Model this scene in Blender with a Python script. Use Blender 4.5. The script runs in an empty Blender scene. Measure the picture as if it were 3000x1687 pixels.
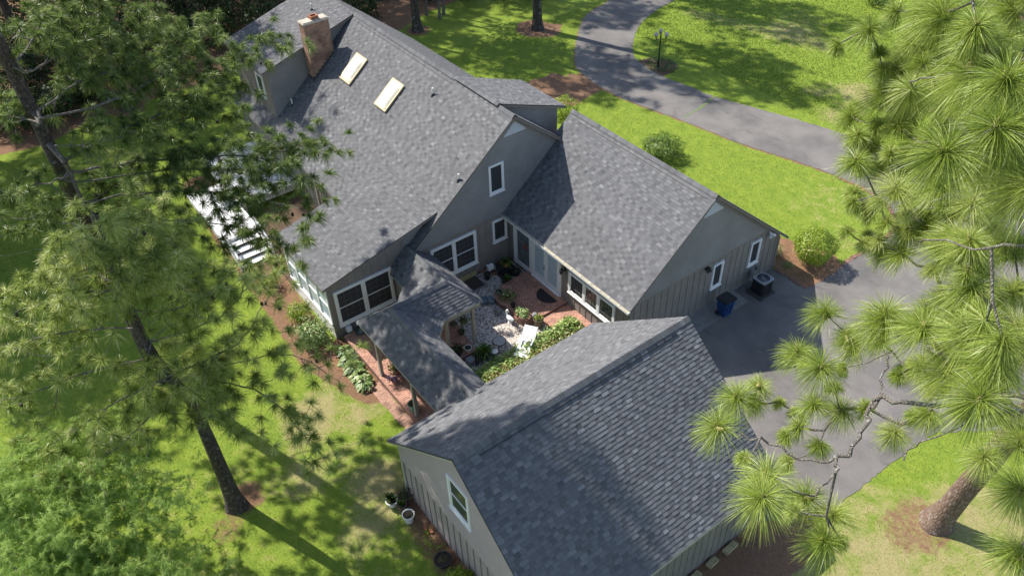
import bpy, math, random
import numpy as np
from mathutils import Vector, Matrix, Quaternion
from mathutils.geometry import tessellate_polygon

S = bpy.context.scene
COL = S.collection

# ------------------------------------------------------------------ camera, world, sun
cam = bpy.data.cameras.new("camera")
cam.lens = 28.444; cam.sensor_width = 36; cam.sensor_fit = 'HORIZONTAL'
cam.clip_start = 0.1; cam.clip_end = 600
cam_o = bpy.data.objects.new("camera", cam); COL.objects.link(cam_o)
YAW, PITCH, ROLL = math.radians(144.540), math.radians(41.202), math.radians(-2.093)
fw = Vector((math.cos(YAW)*math.cos(PITCH), math.sin(YAW)*math.cos(PITCH), -math.sin(PITCH)))
rt = Vector((math.sin(YAW), -math.cos(YAW), 0)); up = rt.cross(fw)
r2 = rt*math.cos(ROLL) + up*math.sin(ROLL); u2 = -rt*math.sin(ROLL) + up*math.cos(ROLL)
M = Matrix((r2, u2, -fw)).transposed().to_4x4(); M.translation = Vector((17.287, -18.328, 26.222))
cam_o.matrix_world = M
S.camera = cam_o

SUN_EL, SUN_AZ = math.radians(49.5), math.radians(201.5)
SDIR = Vector((math.cos(SUN_EL)*math.cos(SUN_AZ), math.cos(SUN_EL)*math.sin(SUN_AZ), math.sin(SUN_EL)))
W = bpy.data.worlds.new("World"); S.world = W; W.use_nodes = True
nt = W.node_tree; nt.nodes.clear()
sky = nt.nodes.new("ShaderNodeTexSky"); sky.sky_type = 'NISHITA'; sky.sun_disc = False
sky.sun_elevation = SUN_EL; sky.sun_rotation = math.atan2(SDIR.x, SDIR.y)
bg = nt.nodes.new("ShaderNodeBackground"); bg.inputs[1].default_value = 0.128
wo = nt.nodes.new("ShaderNodeOutputWorld")
nt.links.new(sky.outputs[0], bg.inputs[0]); nt.links.new(bg.outputs[0], wo.inputs[0])
sl = bpy.data.lights.new("sun", 'SUN'); sl.energy = 4.6; sl.angle = math.radians(0.55); sl.color = (1.0, 0.95, 0.87)
so = bpy.data.objects.new("sun", sl); COL.objects.link(so)
so.rotation_euler = (-SDIR).to_track_quat('-Z', 'Y').to_euler(); so.location = (0, 0, 60)
S.view_settings.view_transform = 'Standard'; S.view_settings.look = 'None'
S.view_settings.exposure = 0.78; S.view_settings.gamma = 1.0

# ------------------------------------------------------------------ helpers
rnd = random.Random(7)
def V(*a): return Vector(a)
ORG = {}

class MB:
    def __init__(s): s.v = []; s.f = []; s.t = []
    def poly(s, pts, t=0.5):
        i = len(s.v); s.v.extend([tuple(p) for p in pts]); s.f.append(tuple(range(i, i+len(pts)))); s.t.append(t)
    def obox(s, o, a, b, c, t=0.5):
        o, a, b, c = Vector(o), Vector(a), Vector(b), Vector(c)
        if a.cross(b).dot(c) < 0: a, b = b, a
        p = [o, o+a, o+a+b, o+b, o+c, o+a+c, o+a+b+c, o+b+c]
        i = len(s.v); s.v.extend([tuple(q) for q in p])
        for f in ((3,2,1,0),(4,5,6,7),(0,1,5,4),(1,2,6,5),(2,3,7,6),(3,0,4,7)):
            s.f.append(tuple(i+k for k in f)); s.t.append(t)
    def box(s, x0, y0, z0, x1, y1, z1, t=0.5):
        s.obox((x0,y0,z0), (x1-x0,0,0), (0,y1-y0,0), (0,0,z1-z0), t)
    def tube(s, p0, p1, r0, r1=None, n=8, cap=True, t=0.5):
        p0, p1 = Vector(p0), Vector(p1); r1 = r0 if r1 is None else r1
        d = (p1-p0).normalized(); a = d.orthogonal().normalized(); b = d.cross(a)
        i = len(s.v)
        for p, r in ((p0, r0), (p1, r1)):
            for k in range(n):
                q = 2*math.pi*k/n; s.v.append(tuple(p + a*(r*math.cos(q)) + b*(r*math.sin(q))))
        for k in range(n):
            k2 = (k+1) % n; s.f.append((i+k, i+k2, i+n+k2, i+n+k)); s.t.append(t)
        if cap:
            s.f.append(tuple(i+k for k in reversed(range(n)))); s.t.append(t)
            s.f.append(tuple(i+n+k for k in range(n))); s.t.append(t)
    def path(s, pts, r, n=6, t=0.5):
        for a, b in zip(pts[:-1], pts[1:]): s.tube(a, b, r, r, n, True, t)
    def lathe(s, c, prof, n=16, t=0.5, tilt=None, sy=1.0):
        c = Vector(c); i = len(s.v)
        for r, z in prof:
            for k in range(n):
                q = 2*math.pi*k/n; p = Vector((r*math.cos(q), sy*r*math.sin(q), z))
                if tilt is not None: p = tilt @ p
                s.v.append(tuple(c+p))
        for j in range(len(prof)-1):
            for k in range(n):
                k2 = (k+1) % n; s.f.append((i+j*n+k, i+j*n+k2, i+(j+1)*n+k2, i+(j+1)*n+k)); s.t.append(t)
        s.f.append(tuple(i+k for k in reversed(range(n)))); s.t.append(t)
        s.f.append(tuple(i+(len(prof)-1)*n+k for k in range(n))); s.t.append(t)
    def ball(s, c, r, n=12, t=0.5, sx=1, sy=1, sz=1):
        m = n//2; i = len(s.v); c = Vector(c)
        for j in range(1, m):
            a = math.pi*j/m
            for k in range(n):
                q = 2*math.pi*k/n
                s.v.append((c.x+sx*r*math.sin(a)*math.cos(q), c.y+sy*r*math.sin(a)*math.sin(q), c.z+sz*r*math.cos(a)))
        for j in range(m-2):
            for k in range(n):
                k2 = (k+1) % n; s.f.append((i+j*n+k, i+(j+1)*n+k, i+(j+1)*n+k2, i+j*n+k2)); s.t.append(t)
        s.f.append(tuple(i+k for k in range(n))); s.t.append(t)
        s.f.append(tuple(i+(m-2)*n+k for k in reversed(range(n)))); s.t.append(t)
    def build(s, name, mat, parent=None, smooth=False):
        me = bpy.data.meshes.new(name)
        off = ORG.get(parent.name, Vector((0,0,0))) if parent else Vector((0,0,0))
        me.from_pydata([(x-off.x, y-off.y, z-off.z) for x, y, z in s.v], [], s.f)
        at = me.attributes.new('tint', 'FLOAT', 'FACE'); at.data.foreach_set('value', s.t)
        if smooth: me.polygons.foreach_set('use_smooth', [True]*len(me.polygons))
        me.materials.append(mat); me.update()
        o = bpy.data.objects.new(name, me); COL.objects.link(o)
        if parent: o.parent = parent; ORG[o.name] = off
        return o

def np_mesh(name, verts, quads, tint, mat, parent=None):
    """verts (N,3), quads (M,4) numpy arrays"""
    me = bpy.data.meshes.new(name)
    off = ORG.get(parent.name, Vector((0,0,0))) if parent else Vector((0,0,0))
    verts = np.asarray(verts, np.float32) - np.array(off, np.float32)
    k = quads.shape[1]
    me.vertices.add(len(verts)); me.vertices.foreach_set('co', verts.ravel())
    me.loops.add(quads.size); me.loops.foreach_set('vertex_index', quads.astype(np.int32).ravel())
    me.polygons.add(len(quads)); me.polygons.foreach_set('loop_start', np.arange(0, quads.size, k, dtype=np.int32))
    me.update(calc_edges=True)
    at = me.attributes.new('tint', 'FLOAT', 'FACE'); at.data.foreach_set('value', np.asarray(tint, np.float32))
    me.materials.append(mat); me.validate()
    o = bpy.data.objects.new(name, me); COL.objects.link(o)
    if parent: o.parent = parent; ORG[o.name] = off
    return o

def thing(name, label, cat, loc=(0,0,0), group=None):
    o = bpy.data.objects.new(name, None); COL.objects.link(o); o.location = loc; o.empty_display_size = 0.2
    ORG[o.name] = Vector(loc)
    o['label'] = label; o['category'] = cat
    if group: o['group'] = group
    return o
def tag(o, label, cat, group=None, kind=None):
    o['label'] = label; o['category'] = cat
    if group: o['group'] = group
    if kind: o['kind'] = kind
    return o
def structure(o): o['kind'] = 'structure'; return o

# ------------------------------------------------------------------ materials
def new_mat(name):
    m = bpy.data.materials.new(name); m.use_nodes = True
    n = m.node_tree.nodes; b = n['Principled BSDF']
    return m, m.node_tree, b
def nd(t, typ, **kw):
    n = t.nodes.new(typ)
    for k, v in kw.items(): setattr(n, k, v)
    return n
def ramp(t, stops):
    r = nd(t, 'ShaderNodeValToRGB'); e = r.color_ramp.elements
    while len(e) < len(stops): e.new(0.5)
    for x, (p, c) in zip(e, stops): x.position = p; x.color = (*c, 1)
    return r
def coords(t): return nd(t, 'ShaderNodeTexCoord').outputs['Object']
def wpos(t): return nd(t, 'ShaderNodeNewGeometry').outputs['Position']
def noise(t, co, scale, detail=4, rough=0.6):
    n = nd(t, 'ShaderNodeTexNoise'); n.inputs['Scale'].default_value = scale
    n.inputs['Detail'].default_value = detail; n.inputs['Roughness'].default_value = rough
    t.links.new(co, n.inputs['Vector']); return n.outputs['Fac']
def mixc(t, fac, a, b, mode='MIX'):
    m = nd(t, 'ShaderNodeMix'); m.data_type = 'RGBA'; m.blend_type = mode
    for i, v in ((0, fac), (6, a), (7, b)):
        if hasattr(v, 'is_output'): t.links.new(v, m.inputs[i])
        elif i == 0: m.inputs[0].default_value = v
        else: m.inputs[i].default_value = (*v, 1)
    return m.outputs[2]
def bump(t, b, h, strength=0.3, dist=0.02):
    n = nd(t, 'ShaderNodeBump'); n.inputs['Strength'].default_value = strength; n.inputs['Distance'].default_value = dist
    t.links.new(h, n.inputs['Height']); t.links.new(n.outputs[0], b.inputs['Normal'])
def attr(t, name): 
    a = nd(t, 'ShaderNodeAttribute'); a.attribute_name = name; return a.outputs['Fac']

def plain(name, c, rough=0.6, var=0.12, scale=6.0, metal=0.0, bmp=0.0, spec=0.5):
    m, t, b = new_mat(name)
    f = noise(t, wpos(t), scale, 5)
    r = ramp(t, [(0.3, tuple(x*(1-var) for x in c)), (0.7, tuple(min(1, x*(1+var)) for x in c))])
    t.links.new(f, r.inputs[0]); t.links.new(r.outputs[0], b.inputs['Base Color'])
    b.inputs['Roughness'].default_value = rough; b.inputs['Metallic'].default_value = metal
    b.inputs['Specular IOR Level'].default_value = spec
    if bmp: bump(t, b, noise(t, wpos(t), scale*6, 3), bmp, 0.01)
    return m

def tinted(name, stops, rough=0.8, transl=0.0, gran=0.0, spec=0.3, gscale=60):
    m, t, b = new_mat(name)
    r = ramp(t, stops); t.links.new(attr(t, 'tint'), r.inputs[0]); c = r.outputs[0]
    if gran:
        g = ramp(t, [(0.25, (1-gran,)*3), (0.75, (1+gran,)*3)])
        t.links.new(noise(t, wpos(t), gscale, 3), g.inputs[0])
        c = mixc(t, 1.0, c, g.outputs[0], 'MULTIPLY')
        g2 = ramp(t, [(0.3, (0.95,)*3), (0.7, (1.04,)*3)])
        t.links.new(noise(t, wpos(t), 0.7, 3), g2.inputs[0])
        c = mixc(t, 1.0, c, g2.outputs[0], 'MULTIPLY')
    t.links.new(c, b.inputs['Base Color'])
    b.inputs['Roughness'].default_value = rough; b.inputs['Specular IOR Level'].default_value = spec
    if transl:
        tr = nd(t, 'ShaderNodeBsdfTranslucent'); mx = nd(t, 'ShaderNodeMixShader'); mx.inputs[0].default_value = transl
        t.links.new(c, tr.inputs[0]); t.links.new(b.outputs[0], mx.inputs[1]); t.links.new(tr.outputs[0], mx.inputs[2])
        t.links.new(mx.outputs[0], t.nodes['Material Output'].inputs[0])
    return m

def brick(name, vertical=False, c1=(0.30,0.11,0.07), c2=(0.20,0.065,0.045), mortar=(0.33,0.28,0.24), bw=0.21, rh=0.068, rot=0.0, stain=0.25):
    m, t, b = new_mat(name)
    sep = nd(t, 'ShaderNodeSeparateXYZ'); t.links.new(wpos(t), sep.inputs[0])
    cmb = nd(t, 'ShaderNodeCombineXYZ')
    if vertical:
        ad = nd(t, 'ShaderNodeMath'); ad.operation = 'ADD'; t.links.new(sep.outputs[0], ad.inputs[0]); t.links.new(sep.outputs[1], ad.inputs[1])
        t.links.new(ad.outputs[0], cmb.inputs[0]); t.links.new(sep.outputs[2], cmb.inputs[1])
    else:
        t.links.new(sep.outputs[0], cmb.inputs[0]); t.links.new(sep.outputs[1], cmb.inputs[1])
    mp = nd(t, 'ShaderNodeMapping'); mp.inputs['Rotation'].default_value = (0, 0, rot); t.links.new(cmb.outputs[0], mp.inputs[0])
    bt = nd(t, 'ShaderNodeTexBrick'); t.links.new(mp.outputs[0], bt.inputs['Vector'])
    bt.inputs['Scale'].default_value = 1; bt.inputs['Brick Width'].default_value = bw; bt.inputs['Row Height'].default_value = rh
    bt.inputs['Mortar Size'].default_value = 0.010; bt.inputs['Bias'].default_value = 0.0
    bt.inputs['Color1'].default_value = (*c1, 1); bt.inputs['Color2'].default_value = (*c2, 1); bt.inputs['Mortar'].default_value = (*mortar, 1)
    g = ramp(t, [(0.3, (1-stain,)*3), (0.7, (1+stain*0.6,)*3)]); t.links.new(noise(t, wpos(t), 2.2, 6), g.inputs[0])
    c = mixc(t, 1.0, bt.outputs['Color'], g.outputs[0], 'MULTIPLY')
    t.links.new(c, b.inputs['Base Color']); b.inputs['Roughness'].default_value = 0.85
    bump(t, b, bt.outputs['Fac'], -0.4, 0.006)
    return m

MT = {}
MT['shingle'] = tinted('asphalt_shingle', [(0.0, (0.070,0.071,0.077)), (0.4, (0.109,0.110,0.115)), (0.75, (0.148,0.149,0.154)), (1.0, (0.207,0.208,0.213))], 0.88, gran=0.15, spec=0.2, gscale=45)
MT['roof_edge'] = plain('roof_edge', (0.05,0.052,0.058), 0.7)
MT['fascia'] = plain('painted_fascia', (0.21,0.195,0.175), 0.6, 0.08)
MT['fascia_light'] = plain('cream_fascia', (0.42,0.40,0.34), 0.6, 0.1)
MT['siding'] = plain('vinyl_siding', (0.235,0.225,0.215), 0.55, 0.13, 0.9)
MT['boards'] = plain('painted_boards', (0.225,0.205,0.185), 0.65, 0.12, 2.0)
MT['boards_light'] = plain('pale_boards', (0.34,0.31,0.27), 0.65, 0.1, 2.0)
MT['batten_dark'] = plain('batten_dark', (0.05,0.047,0.043), 0.7)
MT['white'] = plain('white_trim', (0.78,0.78,0.77), 0.45, 0.04, 3)
MT['white_dirty'] = plain('weathered_white', (0.66,0.65,0.61), 0.55, 0.12, 5)
MT['muntin'] = plain('muntin_grey', (0.11,0.115,0.11), 0.5, 0.1)
MT['louver'] = plain('pale_louver', (0.5,0.52,0.54), 0.6, 0.05)
m, t, b = new_mat('window_glass'); b.inputs['Base Color'].default_value = (0.05,0.054,0.058,1); b.inputs['Roughness'].default_value = 0.09
bump(t, b, noise(t, wpos(t), 3.0, 2), 0.04, 0.02); MT['glass'] = m
m, t, b = new_mat('curtained_glass'); b.inputs['Base Color'].default_value = (0.42,0.52,0.57,1); b.inputs['Roughness'].default_value = 0.12
g = ramp(t, [(0.2, (0.36,0.47,0.52)), (0.8, (0.5,0.58,0.62))]); t.links.new(noise(t, wpos(t), 5, 3), g.inputs[0]); t.links.new(g.outputs[0], b.inputs['Base Color']); MT['frosted'] = m
MT['panel_glass'] = plain('panel_glass', (0.13,0.16,0.165), 0.1, 0.4, 3)
MT['skylight'] = plain('bronze_acrylic_glare', (0.80,0.75,0.60), 0.10, 0.12, 2.2)  # white glare of the dome is put into this pale colour
MT['sky_frame'] = plain('bronze_frame', (0.5,0.40,0.24), 0.4, 0.1)
MT['brick_floor'] = brick('brick_paving', False, (0.44,0.18,0.11), (0.22,0.08,0.052), (0.38,0.31,0.25), 0.2, 0.1)
MT['brick_floor_y'] = brick('brick_paving_lengthwise', False, (0.48,0.21,0.13), (0.27,0.10,0.065), (0.40,0.33,0.27), 0.2, 0.1, math.pi/2)
MT['brick_wall'] = brick('brick_wall', True, (0.25,0.09,0.058), (0.15,0.055,0.04), (0.25,0.2,0.17))
MT['chimney'] = brick('chimney_brick', True, (0.34,0.165,0.105), (0.22,0.105,0.07), (0.34,0.26,0.2), stain=0.55)
MT['concrete'] = plain('concrete', (0.42,0.38,0.31), 0.85, 0.2, 3, bmp=0.2)
MT['conc_grey'] = plain('grey_concrete', (0.22,0.21,0.195), 0.9, 0.2, 3, bmp=0.2)
MT['black'] = plain('black_plastic', (0.018,0.018,0.02), 0.5, 0.2, 8)
MT['black_metal'] = plain('black_metal', (0.016,0.018,0.017), 0.4, 0.2, 8, 0.3)
MT['grey_metal'] = plain('grey_metal', (0.36,0.38,0.40), 0.35, 0.1, 5, 0.6)
MT['terracotta'] = plain('terracotta', (0.33,0.13,0.07), 0.8, 0.2)
MT['stone_grey'] = plain('carved_stone', (0.20,0.21,0.21), 0.85, 0.3, 12, bmp=0.4)
MT['stone_blue'] = plain('blue_grey_stone', (0.13,0.17,0.20), 0.75, 0.3, 12, bmp=0.3)
MT['wood_dark'] = plain('weathered_wood', (0.14,0.10,0.075), 0.8, 0.3, 14, bmp=0.3)
MT['post'] = plain('painted_post', (0.30,0.275,0.235), 0.65, 0.12, 3)
MT['blue_bin'] = plain('blue_plastic', (0.012,0.05,0.17), 0.45, 0.12)
MT['soil'] = plain('potting_soil', (0.045,0.032,0.022), 0.95, 0.3, 20, bmp=0.5)
MT['green_glaze'] = plain('green_glaze', (0.16,0.30,0.22), 0.25, 0.15)
MT['red'] = plain('rust_red', (0.25,0.045,0.03), 0.6, 0.2)
MT['straw_clay'] = plain('yellow_stone', (0.40,0.33,0.17), 0.9, 0.3, 8, bmp=0.5)
MT['globe'] = plain('smoked_globe', (0.42,0.40,0.37), 0.25, 0.1)
MT['needles'] = tinted('pine_needles', [(0.0, (0.11,0.16,0.03)), (0.4, (0.29,0.37,0.08)), (0.8, (0.52,0.58,0.19)), (1.0, (0.74,0.74,0.42))], 0.32, 0.62, spec=0.5)
MT['needles_shaded'] = tinted('shaded_pine_needles', [(0.0, (0.042,0.075,0.016)), (0.4, (0.115,0.18,0.034)), (0.8, (0.235,0.31,0.075)), (1.0, (0.38,0.42,0.19))], 0.38, 0.5, spec=0.5)  # darker copy of the pine needles, shade put into the colour
MT['needles_near'] = tinted('long_pine_needles', [(0.0, (0.11,0.17,0.025)), (0.4, (0.29,0.38,0.055)), (0.8, (0.45,0.52,0.12)), (1.0, (0.62,0.64,0.30))], 0.38, 0.42, spec=0.5)
MT['cypress'] = tinted('feathery_needles', [(0.0, (0.18,0.30,0.055)), (0.5, (0.40,0.55,0.13)), (1.0, (0.62,0.72,0.28))], 0.6, 0.48)
MT['needles_far'] = tinted('dark_needles', [(0.0, (0.02,0.04,0.012)), (1.0, (0.07,0.11,0.03))], 0.6, 0.2)
MT['leaf'] = tinted('bush_leaf', [(0.0, (0.03,0.065,0.012)), (0.5, (0.085,0.155,0.022)), (1.0, (0.21,0.29,0.045))], 0.4, 0.3, spec=0.5)
MT['leaf_bright'] = tinted('bright_leaf', [(0.0, (0.07,0.13,0.012)), (0.5, (0.20,0.30,0.022)), (1.0, (0.40,0.47,0.05))], 0.4, 0.35, spec=0.5)
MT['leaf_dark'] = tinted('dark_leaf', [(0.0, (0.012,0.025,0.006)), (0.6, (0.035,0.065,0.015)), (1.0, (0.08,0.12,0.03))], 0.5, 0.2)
MT['ivy'] = tinted('ivy_leaf', [(0.0, (0.14,0.12,0.04)), (0.12, (0.46,0.36,0.16)), (0.2, (0.10,0.20,0.035)), (0.6, (0.27,0.40,0.09)), (0.85, (0.42,0.50,0.16)), (1.0, (0.62,0.64,0.34))], 0.4, 0.3, spec=0.5)
MT['variegated'] = tinted('variegated_leaf', [(0.0, (0.05,0.12,0.03)), (0.5, (0.16,0.26,0.07)), (1.0, (0.5,0.55,0.28))], 0.4, 0.3)
MT['purple'] = tinted('purple_flower', [(0.0, (0.10,0.04,0.09)), (0.6, (0.24,0.14,0.25)), (1.0, (0.4,0.32,0.42))], 0.6, 0.2)
MT['grassblade'] = tinted('grass_blade', [(0.0, (0.09,0.15,0.018)), (0.5, (0.205,0.285,0.036)), (0.85, (0.32,0.38,0.085)), (1.0, (0.50,0.45,0.22))], 0.6, 0.3)
MT['strawblade'] = tinted('straw', [(0.0, (0.10,0.05,0.025)), (0.5, (0.26,0.14,0.07)), (1.0, (0.42,0.27,0.14))], 0.8, 0.1)
MT['cone'] = plain('pine_cone', (0.30,0.27,0.09), 0.7, 0.3, 30)
MT['oldcone'] = plain('old_cone', (0.03,0.022,0.016), 0.8, 0.3, 30)

def bark(name, c1, c2, c3, lichen=0.3, sc=1.0):
    m, t, b = new_mat(name)
    mp = nd(t, 'ShaderNodeMapping'); mp.inputs['Scale'].default_value = (15*sc, 15*sc, 4.2*sc); t.links.new(wpos(t), mp.inputs[0])
    vo = nd(t, 'ShaderNodeTexVoronoi'); vo.feature = 'DISTANCE_TO_EDGE'; vo.inputs['Scale'].default_value = 1.0; t.links.new(mp.outputs[0], vo.inputs['Vector'])
    r = ramp(t, [(0.0, c1), (0.12, c2), (0.5, c3)]); t.links.new(vo.outputs['Distance'], r.inputs[0])
    f = noise(t, wpos(t), 4.5*sc, 6, 0.7)
    lr = ramp(t, [(0.56, (0,0,0)), (0.66, (lichen,)*3)]); t.links.new(f, lr.inputs[0])
    c = mixc(t, lr.outputs[0], r.outputs[0], (0.42,0.42,0.38))
    t.links.new(c, b.inputs['Base Color']); b.inputs['Roughness'].default_value = 0.9
    bump(t, b, vo.outputs['Distance'], 0.8, 0.05); return m
MT['bark'] = bark('pine_bark', (0.02,0.016,0.014), (0.07,0.055,0.046), (0.105,0.085,0.07), 0.5)
MT['bark_red'] = bark('plated_pine_bark', (0.085,0.055,0.042), (0.175,0.115,0.08), (0.26,0.185,0.14), 0.5, 0.85)
MT['limb'] = bark('limb_bark', (0.06,0.05,0.042), (0.18,0.155,0.13), (0.27,0.245,0.215), 1.0, 2.4)

# ground
def ground_mat():
    m, t, b = new_mat('lawn_grass')
    p = wpos(t)
    big = noise(t, p, 0.22, 5, 0.65); mid = noise(t, p, 1.6, 5, 0.7); fine = noise(t, p, 26, 4, 0.8)
    r = ramp(t, [(0.25, (0.10,0.155,0.02)), (0.5, (0.20,0.272,0.036)), (0.75, (0.30,0.36,0.07))]); t.links.new(fine, r.inputs[0])
    g = ramp(t, [(0.35, (0.78,0.85,0.8)), (0.65, (1.16,1.1,1.0))]); t.links.new(mid, g.inputs[0])
    c = mixc(t, 1.0, r.outputs[0], g.outputs[0], 'MULTIPLY')
    # dry patches
    ad = nd(t, 'ShaderNodeMath'); ad.operation = 'ADD'; t.links.new(attr(t, 'dry'), ad.inputs[0]); 
    mm = nd(t, 'ShaderNodeMath'); mm.operation = 'MULTIPLY'; t.links.new(mid, mm.inputs[0]); mm.inputs[1].default_value = 0.9
    t.links.new(mm.outputs[0], ad.inputs[1])
    dr = ramp(t, [(0.58, (0,0,0)), (0.85, (0.8,0.8,0.8))]); t.links.new(ad.outputs[0], dr.inputs[0])
    dc = ramp(t, [(0.3, (0.26,0.21,0.095)), (0.7, (0.44,0.36,0.20))]); t.links.new(fine, dc.inputs[0])
    c = mixc(t, dr.outputs[0], c, dc.outputs[0])
    # pine straw / bare soil
    ad2 = nd(t, 'ShaderNodeMath'); ad2.operation = 'ADD'; t.links.new(attr(t, 'straw'), ad2.inputs[0])
    m2 = nd(t, 'ShaderNodeMath'); m2.operation = 'MULTIPLY'; n2 = noise(t, p, 3.5, 6, 0.75); t.links.new(n2, m2.inputs[0]); m2.inputs[1].default_value = 0.7
    t.links.new(m2.outputs[0], ad2.inputs[1])
    sr = ramp(t, [(0.75, (0,0,0)), (0.92, (1,1,1))]); t.links.new(ad2.outputs[0], sr.inputs[0])
    sc = ramp(t, [(0.25, (0.10,0.055,0.033)), (0.5, (0.22,0.125,0.075)), (0.75, (0.40,0.25,0.155))]); t.links.new(fine, sc.inputs[0])
    c = mixc(t, sr.outputs[0], c, sc.outputs[0])
    t.links.new(c, b.inputs['Base Color']); b.inputs['Roughness'].default_value = 0.9; b.inputs['Specular IOR Level'].default_value = 0.15
    bump(t, b, fine, 0.9, 0.05)
    return m
def mulch_mat(name, stops):
    m, t, b = new_mat(name); p = wpos(t)
    mp = nd(t, 'ShaderNodeMapping'); mp.inputs['Scale'].default_value = (1, 2.3, 1); mp.inputs['Rotation'].default_value = (0,0,0.6); t.links.new(p, mp.inputs[0])
    f = noise(t, mp.outputs[0], 18, 6, 0.85); r = ramp(t, stops); t.links.new(f, r.inputs[0])
    g = ramp(t, [(0.35, (0.75,)*3), (0.65, (1.2,)*3)]); t.links.new(noise(t, p, 1.3, 4), g.inputs[0])
    t.links.new(mixc(t, 1.0, r.outputs[0], g.outputs[0], 'MULTIPLY'), b.inputs['Base Color']); b.inputs['Roughness'].default_value = 0.95
    bump(t, b, f, 1.0, 0.05); return m
MT['mulch'] = mulch_mat('pine_straw_mulch', [(0.3, (0.10,0.05,0.028)), (0.5, (0.24,0.125,0.065)), (0.7, (0.44,0.26,0.14))])
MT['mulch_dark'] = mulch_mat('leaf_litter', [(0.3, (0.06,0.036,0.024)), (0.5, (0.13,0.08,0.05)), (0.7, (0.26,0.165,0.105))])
m, t, b = new_mat('old_asphalt'); p = wpos(t)
r = ramp(t, [(0.2, (0.108,0.100,0.094)), (0.8, (0.205,0.190,0.178))]); t.links.new(noise(t, p, 40, 3, 0.8), r.inputs[0])
g = ramp(t, [(0.34, (0.60,0.60,0.62)), (0.60, (1.12,1.11,1.08))]); t.links.new(noise(t, p, 0.28, 6, 0.62), g.inputs[0])
c = mixc(t, 1.0, r.outputs[0], g.outputs[0], 'MULTIPLY')
mp = nd(t, 'ShaderNodeMapping'); mp.inputs['Scale'].default_value = (0.55, 1.5, 1); mp.inputs['Rotation'].default_value = (0,0,-0.1); t.links.new(p, mp.inputs[0])
ol = ramp(t, [(0.60, (1,1,1)), (0.72, (0.62,0.62,0.64))]); t.links.new(noise(t, mp.outputs[0], 0.9, 5, 0.6), ol.inputs[0])
c = mixc(t, 1.0, c, ol.outputs[0], 'MULTIPLY')
sk = ramp(t, [(0.70, (0,0,0)), (0.74, (0.5,0.5,0.5))]); t.links.new(noise(t, p, 22, 2, 0.5), sk.inputs[0])
c = mixc(t, sk.outputs[0], c, (0.30,0.24,0.17))
t.links.new(c, b.inputs['Base Color']); b.inputs['Roughness'].default_value = 0.88; bump(t, b, noise(t, p, 70, 2), 0.35, 0.01); MT['asphalt'] = m
m, t, b = new_mat('marble_chips'); p = wpos(t)
vo = nd(t, 'ShaderNodeTexVoronoi'); vo.inputs['Scale'].default_value = 17; t.links.new(p, vo.inputs['Vector'])
sp = nd(t, 'ShaderNodeSeparateColor'); t.links.new(vo.outputs['Color'], sp.inputs[0])
r = ramp(t, [(0.0, (0.26,0.20,0.15)), (0.3, (0.52,0.44,0.36)), (0.6, (0.72,0.67,0.61)), (1.0, (0.85,0.83,0.79))]); t.links.new(sp.outputs[0], r.inputs[0])
dk = ramp(t, [(0.25, (1,1,1)), (0.75, (0.35,0.30,0.27))]); t.links.new(vo.outputs['Distance'], dk.inputs[0])
t.links.new(mixc(t, 1.0, r.outputs[0], dk.outputs[0], 'MULTIPLY'), b.inputs['Base Color']); b.inputs['Roughness'].default_value = 0.7
bump(t, b, vo.outputs['Distance'], -1.0, 0.03); MT['gravel'] = m

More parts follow.
